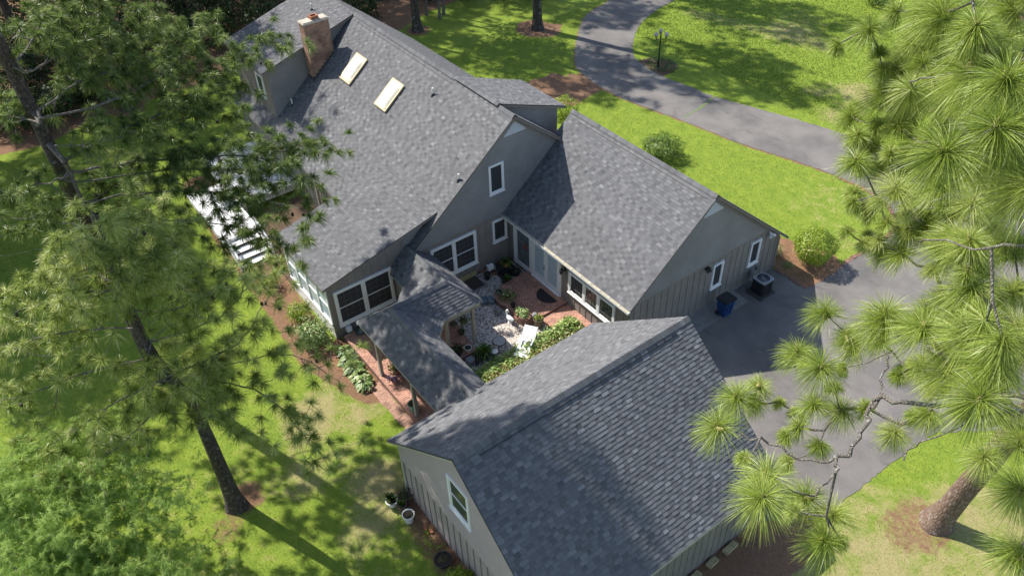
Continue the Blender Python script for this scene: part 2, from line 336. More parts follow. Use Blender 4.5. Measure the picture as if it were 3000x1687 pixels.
# ------------------------------------------------------------------ polygon clipping / courses
def clip(poly, ax, val, keep_gt):
    out = []; n = len(poly); s = 1 if keep_gt else -1
    for i in range(n):
        a, b = poly[i], poly[(i+1) % n]; da = s*(a[ax]-val); db = s*(b[ax]-val)
        if da >= 0: out.append(a)
        if (da > 0 and db < 0) or (da < 0 and db > 0):
            k = da/(da-db); out.append((a[0]+(b[0]-a[0])*k, a[1]+(b[1]-a[1])*k))
    return out
def frame(poly):
    p = [Vector(q) for q in poly]; n = Vector((0,0,0))
    for i in range(len(p)):
        a, b = p[i]-p[0], p[(i+1) % len(p)]-p[0]; n += a.cross(b)
    n.normalize(); return p, n
def courses(mb, poly, exposure=0.145, outward=None):
    """lay overlapping shingle courses with random tabs on a roof polygon"""
    p, n = frame(poly)
    if n.z < 0: n = -n
    v = (Vector((0,0,1)) - n*n.z).normalized(); u = v.cross(n)
    o = min(p, key=lambda q: q.dot(v))
    P = [((q-o).dot(u), (q-o).dot(v)) for q in p]
    umin = min(q[0] for q in P); umax = max(q[0] for q in P); vmax = max(q[1] for q in P)
    R = random.Random(int(abs(umin*1000+vmax*777)) + len(mb.f))
    rows = int(vmax/exposure)+1
    for k in range(rows):
        v0, v1 = k*exposure, (k+1)*exposure
        row = clip(clip(P, 1, v0, True), 1, v1, False)
        if len(row) < 3: continue
        a = umin - R.random()*0.3; tone = R.uniform(-0.04, 0.04)
        ru0 = min(q[0] for q in row); ru1 = max(q[0] for q in row)
        up_ = R.random() < 0.5
        while a < ru1:
            w = R.uniform(0.17, 0.30) if up_ else R.uniform(0.15, 0.30)
            b = a+w
            if b > ru0:
                c = row
                if a > ru0: c = clip(c, 0, a, True)
                if b < ru1 and len(c) > 2: c = clip(c, 0, b, False)
                if len(c) > 2:
                    raise_ = 0.018 if up_ else 0.0115
                    tn = min(1, max(0, R.gauss(0.66 if up_ else 0.42, 0.11)+tone))
                    pts = []
                    for q in c:
                        h = 0.003 + raise_*(1-(q[1]-v0)/exposure)
                        pts.append(o + u*q[0] + v*q[1] + n*h)
                    mb.poly(pts, tn)
                    bot = [q for q in c if abs(q[1]-v0) < 1e-6]
                    if len(bot) >= 2:
                        b0 = min(bot); b1 = max(bot)
                        A, B = o+u*b0[0]+v*b0[1], o+u*b1[0]+v*b1[1]
                        mb.poly([A+n*-0.002, B+n*-0.002, B+n*(0.003+raise_), A+n*(0.003+raise_)], tn*0.6)
                        if up_:
                            for q, sgn in ((b0, 1), (b1, -1)):
                                A = o+u*q[0]+v*q[1]; T = A+v*(exposure*0.95)
                                mb.poly([A+n*0.0, A+n*(0.003+raise_), T+n*0.004], tn*0.7)
            a = b; up_ = not up_ if R.random() < 0.92 else up_
def slab(mb, poly, th=0.13, drop=0.004, t=0.5):
    p, n = frame(poly)
    if n.z < 0: n = -n; p = p[::-1]
    top = [q - n*drop for q in p]; bot = [q - Vector((0,0,th)) for q in p]
    mb.poly(top, t); mb.poly(bot[::-1], t)
    for i in range(len(p)):
        j = (i+1) % len(p); mb.poly([top[i], bot[i], bot[j], top[j]], t)
def lap(mb, poly, nrm, exposure=0.135):
    """horizontal lap siding rows on a vertical wall polygon"""
    n = Vector(nrm); v = Vector((0,0,1)); u = v.cross(n); p = [Vector(q) for q in poly]
    o = min(p, key=lambda q: q.z); P = [((q-o).dot(u), (q-o).dot(v)) for q in p]
    vmax = max(q[1] for q in P); k = 0
    while k*exposure < vmax:
        v0, v1 = k*exposure, (k+1)*exposure
        row = clip(clip(P, 1, v0, True), 1, v1, False); k += 1
        if len(row) < 3: continue
        vm = v0+exposure*0.62; lo_, hi_ = clip(row, 1, vm, False), clip(row, 1, vm, True)
        if len(lo_) > 2: mb.poly([o+u*q[0]+v*q[1]+n*0.032 for q in lo_])
        if len(hi_) > 2: mb.poly([o+u*q[0]+v*q[1]+n*(0.002+0.030*(v1-q[1])/(v1-vm)) for q in hi_])
        bot = [q for q in row if abs(q[1]-v0) < 1e-6]
        if len(bot) >= 2:
            A, B = o+u*min(bot)[0]+v*v0, o+u*max(bot)[0]+v*v0
            mb.poly([A, B, B+n*0.032, A+n*0.032])
def battens(mb, poly, nrm, step=0.41, w=0.045, h=0.022, phase=0.0):
    n = Vector(nrm); v = Vector((0,0,1)); u = v.cross(n); p = [Vector(q) for q in poly]
    o = min(p, key=lambda q: q.z); P = [((q-o).dot(u), (q-o).dot(v)) for q in p]
    a = min(q[0] for q in P)+phase; e = max(q[0] for q in P)
    while a < e-w:
        c = clip(clip(P, 0, a, True), 0, a+w, False)
        if len(c) > 2:
            top = [o+u*q[0]+v*q[1]+n*h for q in c]; bot = [o+u*q[0]+v*q[1] for q in c]
            mb.poly(top, 0.2)
            for i in range(len(c)):
                j = (i+1) % len(c); mb.poly([bot[i], bot[j], top[j], top[i]], 0.2)
        a += step

def roof(parent, polys, name='roof', th=0.13, edge='roof_edge', extra_cap=None):
    mb = MB()
    for q in polys: courses(mb, q)
    o = mb.build(name, MT['shingle'], parent)
    return o
def cap_line(mb, a, b, w=0.15, n=(0,0,1), step=0.19, th=0.03, slope=0.8):
    """ridge cap shingles bent over a ridge/hip"""
    a, b = Vector(a), Vector(b); d = (b-a); L = d.length; d.normalize()
    s = d.cross(Vector((0,0,1))).normalized()
    up_ = s.cross(d).normalized()
    k = 0.0; R = random.Random(int(L*100))
    while k < L:
        e = min(k+step, L); t = min(1, max(0, R.gauss(0.55, 0.13)))
        P0, P1 = a+d*k, a+d*e
        h0, h1 = th, th*0.55
        l0 = P0 + s*w - up_*(w*slope-h0); r0 = P0 - s*w - up_*(w*slope-h0); c0 = P0+up_*(h0+0.012)
        l1 = P1 + s*w - up_*(w*slope-h1); r1_ = P1 - s*w - up_*(w*slope-h1); c1 = P1+up_*(h1+0.012)
        mb.poly([l0, l1, c1, c0], t); mb.poly([c0, c1, r1_, r0], t)
        dn = up_*-0.03
        mb.poly([l0+dn, l0, c0, c0+dn], t*0.6); mb.poly([c0+dn, c0, r0, r0+dn], t*0.6)
        mb.poly([l0+dn, l1+dn, l1, l0], t*0.5); mb.poly([r0, r1_, r1_+dn, r0+dn], t*0.5)
        k = e

def window(parent, o, u, n, w, h, lites=1, grid=None, hung=False, frame_w=0.095, glass='glass', name='window', sill=True):
    """o = lower left corner on the wall plane, u = horizontal unit vector, n = outward normal"""
    o, u, n = Vector(o), Vector(u), Vector(n); z = Vector((0,0,1)); d = 0.082
    mb = MB(); fw_ = frame_w
    def bar(a, b, c, e, dd=d, off=0.0): mb.obox(o+u*a+z*c+n*off, u*(b-a), z*(e-c), n*dd)
    bar(0, fw_, 0, h); bar(w-fw_, w, 0, h); bar(fw_, w-fw_, h-fw_, h, d-0.003); bar(fw_, w-fw_, 0, fw_, d-0.003)
    if sill: mb.obox(o-u*0.03-z*0.045+n*0.001, u*(w+0.06), z*0.044, n*(d+0.035))
    lw = (w-2*fw_)/lites
    for i in range(1, lites): 
        x = fw_+lw*i; bar(x-fw_*0.6, x+fw_*0.6, fw_, h-fw_, d-0.006)
    # sash rails
    for i in range(lites):
        x0 = fw_+lw*i + (fw_*0.6 if i else 0); x1 = fw_+lw*(i+1) - (fw_*0.6 if i < lites-1 else 0)
        s = 0.035; e = 0.06
        bar(x0, x0+s, fw_, h-fw_, e); bar(x1-s, x1, fw_, h-fw_, e); bar(x0+s, x1-s, fw_, fw_+s, e-0.002); bar(x0+s, x1-s, h-fw_-s, h-fw_, e-0.002)
        if hung: bar(x0+s, x1-s, h/2-0.02, h/2+0.02, e+0.006)
    f = mb.build(name, MT['white'], parent)
    pm = MB(); pm.poly([o+u*fw_+z*fw_+n*0.043, o+u*(w-fw_)+z*fw_+n*0.043, o+u*(w-fw_)+z*(h-fw_)+n*0.043, o+u*fw_+z*(h-fw_)+n*0.043])
    pm.build('pane', MT[glass], f)
    if grid:
        g = MB(); gx, gy = grid
        for i in range(lites):
            x0 = fw_+lw*i+0.04; x1 = fw_+lw*(i+1)-0.04
            for k in range(1, gx):
                x = x0+(x1-x0)*k/gx; g.obox(o+u*(x-0.007)+z*(fw_+0.03)+n*0.043, u*0.011, z*(h-2*fw_-0.06), n*0.012)
            for k in range(1, gy):
                y = fw_+(h-2*fw_)*k/gy; g.obox(o+u*x0+z*(y-0.007)+n*0.0435, u*(x1-x0), z*0.011, n*0.010)
        g.build('muntin_grid', MT['muntin'], f)
    return f

# ------------------------------------------------------------------ ground
def in_poly(x, y, poly):
    x = np.asarray(x); y = np.asarray(y); c = np.zeros(x.shape, bool); n = len(poly)
    for i in range(n):
        x0, y0 = poly[i]; x1, y1 = poly[(i+1) % n]
        if y0 == y1: continue
        m_ = ((y0 > y) != (y1 > y)) & (x < (x1-x0)*(y-y0)/(y1-y0)+x0); c ^= m_
    return c
def seg_dist(x, y, pts):
    d = np.full(x.shape, 1e9)
    for (x0, y0), (x1, y1) in zip(pts[:-1], pts[1:]):
        dx, dy = x1-x0, y1-y0; L = dx*dx+dy*dy
        k = np.clip(((x-x0)*dx+(y-y0)*dy)/L, 0, 1); d = np.minimum(d, np.hypot(x-x0-k*dx, y-y0-k*dy))
    return d
def smooth_line(pts, k=3):
    pts = [np.array(p, float) for p in pts]
    for _ in range(k):
        q = [pts[0]]
        for a, b in zip(pts[:-1], pts[1:]): q += [a*0.75+b*0.25, a*0.25+b*0.75]
        q.append(pts[-1]); pts = q
    return [tuple(p) for p in pts]
DRIVE_IN = smooth_line([(-33.5,33),(-30.71,26.97),(-30.02,23.86),(-29.03,22.25),(-26.27,19.37),(-23.85,17.14),(-22.27,16.47),(-20.07,16.19),(-17.97,16.22),(-15.47,16.71),(-13.43,17.17),(-11.41,17.55),(-9.11,17.86),(-6.39,18.7),(-4.1,19.29),(-2.96,19.46),(-0.4,19.5),(1.3,18.6),(1.95,16.92),(1.92,15.44),(1.86,13.41),(1.9,11.3),(1.82,10.24)])
DRIVE_OUT = smooth_line([(-29.5,36),(-27.27,30.96),(-26.93,28.46),(-25.98,25.81),(-24.52,23.59),(-22.43,21.49),(-21.09,20.74),(-18.4,20.45),(-15.98,20.93),(-14.19,21.05),(-11.58,21.95),(-8.87,22.8),(-5.0,23.92),(-0.99,24.23),(4.74,24.8),(14,23.5),(26,20)])
DRIVE = DRIVE_IN + [(-0.29,10.1),(-0.29,0.2),(-0.02,-2.0),(8.6,-2.0),(8.8,-1.9),(10.26,0.9),(10.40,5.5),(10.6,7.2),(12,9),(15,10.5),(26,11)] + DRIVE_OUT[::-1]
LAMPBED = smooth_line([(-21.09,20.80),(-21.2,21.7),(-20.12,22.55),(-18.94,22.81),(-18.35,21.72),(-18.4,20.5)])
GRASS_EDGE = [(-21,-11.3),(-18,-11.3),(-15.2,-11.4),(-12.2,-11.6),(-9.2,-11.5),(-6.3,-10.9),(-5.4,-10.0)]

gx0, gx1, gy0, gy1, st = -75.0, 45.0, -45.0, 75.0, 0.3
nx, ny = int((gx1-gx0)/st)+1, int((gy1-gy0)/st)+1
xs, ys = np.meshgrid(np.linspace(gx0, gx1, nx), np.linspace(gy0, gy1, ny), indexing='ij')
rg = np.random.default_rng(5)
def fbm(x, y, s, seed):
    r = np.random.default_rng(seed); out = np.zeros_like(x)
    for o in range(4):
        f = s*2**o
        for _ in range(4):
            a = r.uniform(0, 2*np.pi); ph = r.uniform(0, 2*np.pi); out += np.sin((x*np.cos(a)+y*np.sin(a))*f+ph)/(2**o)
    return out/7.5
straw = np.zeros_like(xs); dry = np.zeros_like(xs)
def ring(x, y, r, amp=0.75, soft=0.8):
    global straw
    d = np.hypot(xs-x, ys-y)+0.45*r*fbm(xs, ys, 2.2, int(abs(x*7+y))+3); straw = np.maximum(straw, amp*np.clip((r-d)/soft+0.5, 0, 1))
ring(-3.75,-16.2,0.95,0.6,0.6); ring(-2.9,-17.4,0.9,0.5,0.7); ring(12.6,2.6,1.6,0.52,1.3); ring(-30.2,18.9,1.7,0.8,0.5); ring(-36,11.5,1.2,0.6,0.8); ring(-38,-10.2,1.4,0.6,0.6)
ring(-21.5,13.8,2.3,0.8,0.6); ring(-20.9,15.2,1.4,0.8,0.6)
# strip along the house and garage sides
dd = seg_dist(xs, ys, [(-26,-9.8),(-20,-10.2),(-14,-10.3),(-9,-10.6),(-6.5,-9.9),(-5.6,-9.6)]); straw = np.maximum(straw, 0.75*np.clip((1.05-dd)/0.6+0.4, 0, 1))
dd = seg_dist(xs, ys, [(-0.2,-11.4),(9,-11.4)]); straw = np.maximum(straw, 0.7*np.clip((0.45-dd)/0.5+0.5, 0, 1))
dd = seg_dist(xs, ys, [(1.2,-11.9),(4.8,-12.1)]); straw = np.maximum(straw, 0.5*np.clip((0.5-dd)/0.8+0.5, 0, 1))
dd = seg_dist(xs, ys, [(9.2,-12),(9.2,-1.6)]); straw = np.maximum(straw, 0.85*np.clip((1.9-dd)/0.6+0.5, 0, 1))
dd = seg_dist(xs, ys, DRIVE_IN); straw = np.maximum(straw, 0.66*np.clip((0.22-dd)/0.35+0.5, 0, 1))
dd = seg_dist(xs, ys, DRIVE_OUT); straw = np.maximum(straw, 0.5*np.clip((0.10-dd)/0.3+0.5, 0, 1))
dd = seg_dist(xs, ys, [(-24.6,30),(-14,33)]); dry = np.maximum(dry, 0.25*np.clip((1.2-dd)/1.2+0.3, 0, 1))
# woodland floor behind the house
wood = np.clip((-(xs+37.5) + fbm(xs, ys, 0.3, 1)*2.2 - np.clip(ys-10, 0, 40)*0.12)/1.2+0.5, 0, 1); straw = np.maximum(straw, wood*0.95)
wd2 = np.clip((ys-46+xs*0.18 + fbm(xs, ys, 0.3, 2)*2)/1.2+0.5, 0, 1); straw = np.maximum(straw, wd2*0.9)
dry += 0.13*np.clip((xs+14)/8,0,1)*np.clip((-9.5-ys)/2,0,1)*(1+fbm(xs, ys, 0.9, 23)*1.5)
dry += 0.15*fbm(xs, ys, 0.35, 9)+0.06*fbm(xs, ys, 1.3, 19)
for x, y, r, a in [(-8.5,28.5,2.2,0.38),(-7.6,25.2,1.4,0.45),(-10.2,26.8,1.1,0.35),(-5.5,30.5,2.5,0.25),(-17.5,34,3,0.28),(0.5,14.6,1.8,0.22),(-2.2,17.6,2.6,0.16),(-5.8,-12.4,1.6,0.42),(-4.6,-10.8,0.9,0.4),(-1.2,-11.9,1.2,0.4),(0.1,-12.8,1.2,0.3),(11.5,-1.6,3.0,0.40),(13.5,1.0,3.4,0.38),(13.2,4.6,2.2,0.34),(-3.3,-14.2,1.2,0.25),(15,5,3,0.25),(-32,-12,4,0.2)]:
    dry = np.maximum(dry, 0.85*a*np.clip((r*1.25-np.hypot(xs-x, ys-y)-0.7*r*fbm(xs, ys, 2.0/r**0.5, int(abs(x*11+y)*3)))/r*1.1, 0, 1) + np.minimum(dry, 0.1))
vid = np.arange(nx*ny).reshape(nx, ny)
q = np.stack([vid[:-1,:-1], vid[1:,:-1], vid[1:,1:], vid[:-1,1:]], -1).reshape(-1, 4)
lawn = np_mesh('lawn', np.stack([xs, ys, 0.012*fbm(xs, ys, 1.2, 4)-0.012], -1).reshape(-1, 3), q, np.zeros(len(q)), ground_mat())
for nm, ar in (('straw', straw), ('dry', dry)):
    a = lawn.data.attributes.new(nm, 'FLOAT', 'POINT'); a.data.foreach_set('value', ar.ravel().astype(np.float32))
structure(lawn)
# far ground ring out to the horizon, well below/around the lawn sheet
mb = MB()
for a, b_, c_, d_ in ((-400,-400,400,gy0),(-400,gy1,400,400),(-400,gy0,gx0,gy1),(gx1,gy0,400,gy1)):
    mb.poly([(a,b_,-0.02),(c_,b_,-0.02),(c_,d_,-0.02),(a,d_,-0.02)])
structure(mb.build('ground', MT['mulch_dark']))

def sheet(name, pts, z, mat, jit=0.03, step=0.16, seed=1, closed=True):
    R = random.Random(seed); out = []; n = len(pts)
    for i in range(n):
        a, b_ = Vector((*pts[i], 0)), Vector((*pts[(i+1) % n], 0)); L = (b_-a).length
        if L < 1e-6: continue
        d = (b_-a)/L; s = Vector((-d.y, d.x, 0)); k = max(1, int(L/step))
        for j in range(k):
            out.append(a+d*(L*j/k)+s*R.gauss(0, jit))
    tris = tessellate_polygon([out]); mb = MB(); mb.v = [(p.x, p.y, z) for p in out]
    for tr in tris:
        a, b_, c_ = (out[i] for i in tr)
        mb.f.append(tr if (b_-a).cross(c_-a).z > 0 else tr[::-1]); mb.t.append(0.5)
    return structure(mb.build(name, mat))
sheet('driveway', DRIVE, 0.006, MT['asphalt'], 0.025)
sheet('courtyard_gravel', [(-9.02,-4.6),(-6.7,-4.6),(-4.5,-4.9),(-4.5,-6.95),(-0.2,-6.95),(-0.2,0.3),(-9.02,0.3)], 0.010, MT['gravel'], 0.0)
sheet('mulch_or_shade_sheet', [(-0.05,10.22),(1.75,10.2),(1.86,10.75),(1.93,11.29),(1.84,13.0),(0.9,13.4),(-0.2,12.9),(-1.6,12.4),(-9,11.9),(-9,10.3)], 0.014, MT['mulch'], 0.05, 0.12, 3)
sheet('lamp_bed', LAMPBED, 0.016, MT['mulch_dark'], 0.04, 0.12, 4)
sheet('wall_base_strip', [(-0.30,0.3),(0.72,0.3),(0.72,7.3),(-0.30,7.3)], 0.011, MT['conc_grey'], 0.01, 0.3, 5)
sheet('garden_bed', [(-9.3,-10.35),(-8.0,-10.4),(-6.6,-9.95),(-5.6,-9.8),(-5.5,-9.2),(-9.3,-9.2)], 0.008, MT['mulch'], 0.05, 0.12, 6)
sheet('mulch_or_shade_sheet', [(-21.2,-9.0),(-13.9,-9.5),(-13.9,-5.3),(-21.2,-5.3)], 0.012, MT['mulch_dark'], 0.03, 0.2, 9)  # no bed here: dark sheet paints the shade between deck and sunroom
mb = MB()   # brick edging borders
def edging(pts, w=0.20, z=0.03, step=0.11):
    acc = 0.0
    for (x0, y0), (x1, y1) in zip(pts[:-1], pts[1:]):
        L = math.hypot(x1-x0, y1-y0); 
        if L < 1e-6: continue
        dx, dy = (x1-x0)/L, (y1-y0)/L; k = acc
        while k < L:
            if rnd.random() < 0.93:
                x, y = x0+dx*k, y0+dy*k; j = rnd.uniform(-0.02, 0.02); hz = z+rnd.uniform(-0.02, 0.02)
                mb.obox((x-dy*j, y+dx*j, -0.02), (dx*0.092, dy*0.092, 0), (-dy*w, dx*w, 0), (0, 0, 0.02+hz))
            k += step
        acc = k-L
edging([(1.86,13.3),(1.95,15.4),(1.93,16.9),(1.5,18.2),(0.3,19.25),(-1.5,19.6),(-3,19.45)], 0.2)
edging([(-0.02,10.22),(1.8,10.24)], -0.18, 0.05)
edging([(1.86,10.3),(1.95,11.3),(1.9,13.2)], 0.1, 0.02)
structure(mb.build('brick_edging', brick('edging_brick', False, (0.27,0.13,0.09), (0.17,0.085,0.06), (0.2,0.15,0.12), 0.11, 0.25)))
sheet('brick_walk', [(-5.75,-9.78),(-2.8,-9.72),(-0.15,-9.7),(-0.15,-9.22),(-5.75,-9.22)], 0.02, brick('path_brick', False, (0.42,0.22,0.15), (0.28,0.13,0.09), (0.32,0.27,0.2), 0.2, 0.1, math.pi/2, stain=0.4), 0.03, 0.12, 8)
def crack(name, pts, w, mat, z=0.012):
    mb = MB(); R = random.Random(5); out = []
    for (x0, y0), (x1, y1) in zip(pts[:-1], pts[1:]):
        for k in range(8): out.append((x0+(x1-x0)*k/8+R.gauss(0,.04), y0+(y1-y0)*k/8+R.gauss(0,.04)))
    for (a, b_) in zip(out[:-1], out[1:]):
        d = Vector((b_[0]-a[0], b_[1]-a[1], 0)).normalized(); n_ = Vector((-d.y, d.x, 0))*w*R.uniform(0.6,1.2)
        mb.poly([Vector((*a,z))-n_, Vector((*b_,z))-n_, Vector((*b_,z))+n_, Vector((*a,z))+n_])
    structure(mb.build(name, mat))
crack('weedy_crack', [(-14.13,21.11),(-13.63,19.2),(-13.49,17.35)], 0.05, plain('weeds', (0.12,0.2,0.03), 0.9))
crack('driveway_crack', [(-4.2,19.4),(-3.8,20.4),(-2.2,21.6),(-1.6,23.9)], 0.022, MT['concrete'])
# raised brick platform under the covered walk and the patio
def raised(name, pts, z, top, side):
    mb = MB(); tris = tessellate_polygon([[Vector((*p, 0)) for p in pts]])
    mb.v = [(x, y, z) for x, y in pts]
    for tr in tris:
        a, b_, c_ = (Vector((*pts[i], 0)) for i in tr); mb.f.append(tr if (b_-a).cross(c_-a).z > 0 else tr[::-1]); mb.t.append(0.5)
    o = structure(mb.build(name, top))
    ms = MB(); area = sum(pts[i][0]*pts[(i+1)%len(pts)][1]-pts[(i+1)%len(pts)][0]*pts[i][1] for i in range(len(pts)))
    if area < 0: pts = pts[::-1]
    for i in range(len(pts)):
        (x0, y0), (x1, y1) = pts[i], pts[(i+1) % len(pts)]; ms.poly([(x0,y0,-0.02),(x1,y1,-0.02),(x1,y1,z),(x0,y0,z)])
    s = ms.build('brick_riser', side, o); return o
raised('brick_walkway', [(-9.0,-9.2),(-0.1,-9.2),(-0.1,-6.9),(-4.5,-6.9),(-4.45,-4.95),(-6.7,-4.6),(-9.0,-4.6)], 0.28, MT['brick_floor_y'], MT['brick_wall'])
PATIO = smooth_line([(-7.42,0.34),(-7.38,-1.3),(-7.15,-2.1),(-6.6,-2.3),(-5.6,-2.1),(-5.0,-2.35),(-4.45,-2.0),(-4.4,-1.4)], 2)+[(-4.4,0.34)]
raised('brick_patio', PATIO, 0.27, MT['brick_floor'], MT['brick_wall'])
raised('brick_landing', [(-4.39,-1.3),(-2.2,-1.3),(-2.2,0.34),(-4.39,0.34)], 0.16, MT['brick_floor_y'], MT['brick_wall'])

# ------------------------------------------------------------------ the house
house = thing('house', 'large grey shingle-roofed house with a brick chimney, two skylights and grey siding', 'house', (-12, 2, 0))
PB = 0.813; ZR = 8.205; YR = 0.71
def zm(y): return ZR - PB*abs(y-YR)
XE, XW = -8.73, -29.1
YB = -5.78; YF = 7.2
zs = lambda y: 4.74+0.234*(y+3.56)
main_back = [(-23.83,YB,zm(YB)),(XE,YB,zm(YB)),(XE,YR,ZR),(-23.83,YR,ZR)]
skirt = [(XW,YB,zm(YB)),(-23.83,YB,zm(YB)),(-23.83,-4.9,zm(-4.9)),(XW,-4.9,zm(-4.9))]
main_front = [(XE,YF,zm(YF)),(XW,YF,zm(YF)),(XW,YR,ZR),(XE,YR,ZR)]
SL = 0.294
lw_roof = [(XW,-5.3,ZR-SL*(YR+5.3)),(-23.6,-5.3,ZR-SL*(YR+5.3)),(-23.6,YR-0.02,ZR+0.01),(XW,YR-0.02,ZR+0.01)]
sun_roof = [(-14.0,-9.69,zs(-9.69)),(-9.0,-9.69,zs(-9.69)),(-9.0,-3.5,zs(-3.5)),(-14.0,-3.5,zs(-3.5))]
SD = 0.37
dorm = [(-13.4,4.62,8.28-SD*3.91),(-9.9,4.62,8.28-SD*3.91),(-9.9,YR,8.28),(-13.4,YR,8.28)]
r = roof(house, [main_back, skirt, main_front], 'roof')
roof(house, [lw_roof], 'dormer_roof'); roof(house, [sun_roof], 'sunroom_roof'); roof(house, [dorm], 'dormer_roof')
PR = 0.8405; RY, RZ = 4.588, 6.882
wing_a = [(-9.3,0,3.026),(0,0,3.026),(0,RY,RZ),(-9.3,RY,RZ)]
wing_b = [(0,10.564,RZ-PR*(10.564-RY)),(-9.3,10.564,RZ-PR*(10.564-RY)),(-9.3,RY,RZ),(0,RY,RZ)]
roof(house, [wing_a, wing_b], 'wing_roof')
mb = MB()
for p in (main_back, skirt, main_front, lw_roof, sun_roof, dorm, wing_a, wing_b): slab(mb, p, 0.14)
mb.build('fascia', MT['fascia'], house)
def drip(a, b, n, par=None):
    mb = MB(); a, b = Vector(a), Vector(b); mb.obox(a+Vector((0,0,-0.035)), b-a, Vector(n)*0.018, Vector((0,0,0.045))); mb.build('drip_edge', MT['black'], par or house)
drip((XE,YB,zm(YB)), (XE,YR,ZR), (1,0,0)); drip((XE,YR,ZR), (XE,YF,zm(YF)), (1,0,0))
drip((0,0,3.026), (0,RY,RZ), (1,0,0)); drip((0,RY,RZ), (0,10.564,1.86), (1,0,0)); drip((-9,-9.69,zs(-9.69)), (-9,-3.5,zs(-3.5)), (1,0,0))
drip((-23.6,-5.3,ZR-SL*(YR+5.3)), (-23.6,YR,ZR), (1,0,0)); drip((-9.9,YR,8.28), (-9.9,4.62,8.28-SD*3.91), (1,0,0))
mb = MB()
cap_line(mb, (XW,YR,ZR+0.01), (-13.4,YR,ZR+0.05)); cap_line(mb, (-13.4,YR,8.30), (-9.9,YR,8.30), slope=0.5); cap_line(mb, (-9.9,YR,ZR+0.02), (XE,YR,ZR+0.02))
cap_line(mb, (-9.3,RY,RZ+0.02), (0,RY,RZ+0.02))
mb.build('ridge_cap', MT['shingle'], house)
mb = MB()   # ridge vents: dark slot under a raised cap on the courtyard side
mb.obox((-23.0,YR-0.27,zm(YR-0.27)-0.01), (9.5,0,0), (0,0.02,0.0163), (0,-0.02,0.05)); mb.obox((-8.6,RY-0.27,RZ-PR*0.27-0.01), (8.2,0,0), (0,0.02,0.0168), (0,-0.02,0.05))
mb.build('ridge_vent', MT['black'], house)

# walls -----------------------------------------------------------------
WX = -9.03
PAR = [house]
def wall(poly, nrm, kind, phase=0.1, step=0.41):
    n = Vector(nrm)
    if kind == 'lap':
        mb_ = MB(); mb_.poly(poly); lap(mb_, poly, nrm); mb_.build('siding_wall', SIDM[0], PAR[0])
    else:
        mb_ = MB(); mb_.poly(poly); battens(mb_, poly, nrm, step, phase=phase); mb_.build('board_wall', BRDM[0], PAR[0])
def flat(poly, kind):
    mb_ = MB(); mb_.poly(poly); mb_.build('siding_wall' if kind == 's' else 'board_wall', (SIDM if kind == 's' else BRDM)[0], PAR[0])
SIDM = [MT['siding']]; BRDM = [MT['boards']]
BL = 3.02
# main gable (+X)
wall([(WX,-5.4,0),(WX,0.34,0),(WX,0.34,BL),(WX,-5.4,BL)], (1,0,0), 'bb', 0.25)
wall([(WX,-5.3,BL),(WX,6.9,BL),(WX,YR,zm(YR)-0.16),(WX,-5.3,zm(-5.3)-0.16)], (1,0,0), 'lap')
# sunroom (+X), upper triangle in lap siding, lower part boards
SX = -9.3
wall([(SX,-9.4,0),(SX,-5.4,0),(SX,-5.4,zs(-5.4)-0.15),(SX,-9.4,zs(-9.4)-0.15)], (1,0,0), 'bb', 0.2)
wall([(SX,-5.4,zm(-5.4)),(SX,-3.6,zm(-3.6)),(SX,-3.6,zs(-3.6)-0.12),(SX,-5.4,zs(-5.4)-0.15)], (1,0,0), 'lap')
# sunroom far end and screened front are built as a white window wall below
flat([(-13.8,-9.4,0),(-13.8,-9.4,zs(-9.4)-0.15),(-13.8,-3.6,zs(-3.6)-0.15),(-13.8,-3.6,0)], 's')
# back wall (-Y)
wall([(-28.8,-5.4,0),(-9.3,-5.4,0),(-9.3,-5.4,2.95),(-28.8,-5.4,2.95)], (0,-1,0), 'bb', 0.2)
# left shed dormer: side triangle (+X) and front (-Y)
LX = -23.81
wall([(LX,-4.97,zm(-4.97)),(LX,YR,ZR-0.05),(LX,-4.97,ZR-SL*(YR+4.97)-0.13)], (1,0,0), 'lap')
wall([(-28.9,-4.97,zm(-4.97)-0.02),(LX,-4.97,zm(-4.97)-0.02),(LX,-4.97,ZR-SL*(YR+4.97)-0.13),(-28.9,-4.97,ZR-SL*(YR+4.97)-0.13)], (0,-1,0), 'bb', 0.12, 0.3)
flat([(-28.9,-5.4,0),(-28.9,6.9,0),(-28.9,6.9,2.9),(-28.9,YR,ZR-0.1),(-28.9,-5.4,2.9)], 's')
# front dormer side
wall([(-10.15,4.3,zm(4.3)),(-10.15,4.3,8.28-SD*(4.3-YR)-0.13),(-10.15,YR+0.2,zm(YR+0.2))], (1,0,0), 'lap')
flat([(-13.2,4.3,zm(4.3)),(-13.2,4.3,6.9),(-10.15,4.3,6.9),(-10.15,4.3,zm(4.3))], 's')
flat([(-28.8,6.9,0),(-28.8,6.9,3.1),(-9.1,6.9,3.1),(-9.1,6.9,0)], 'b')
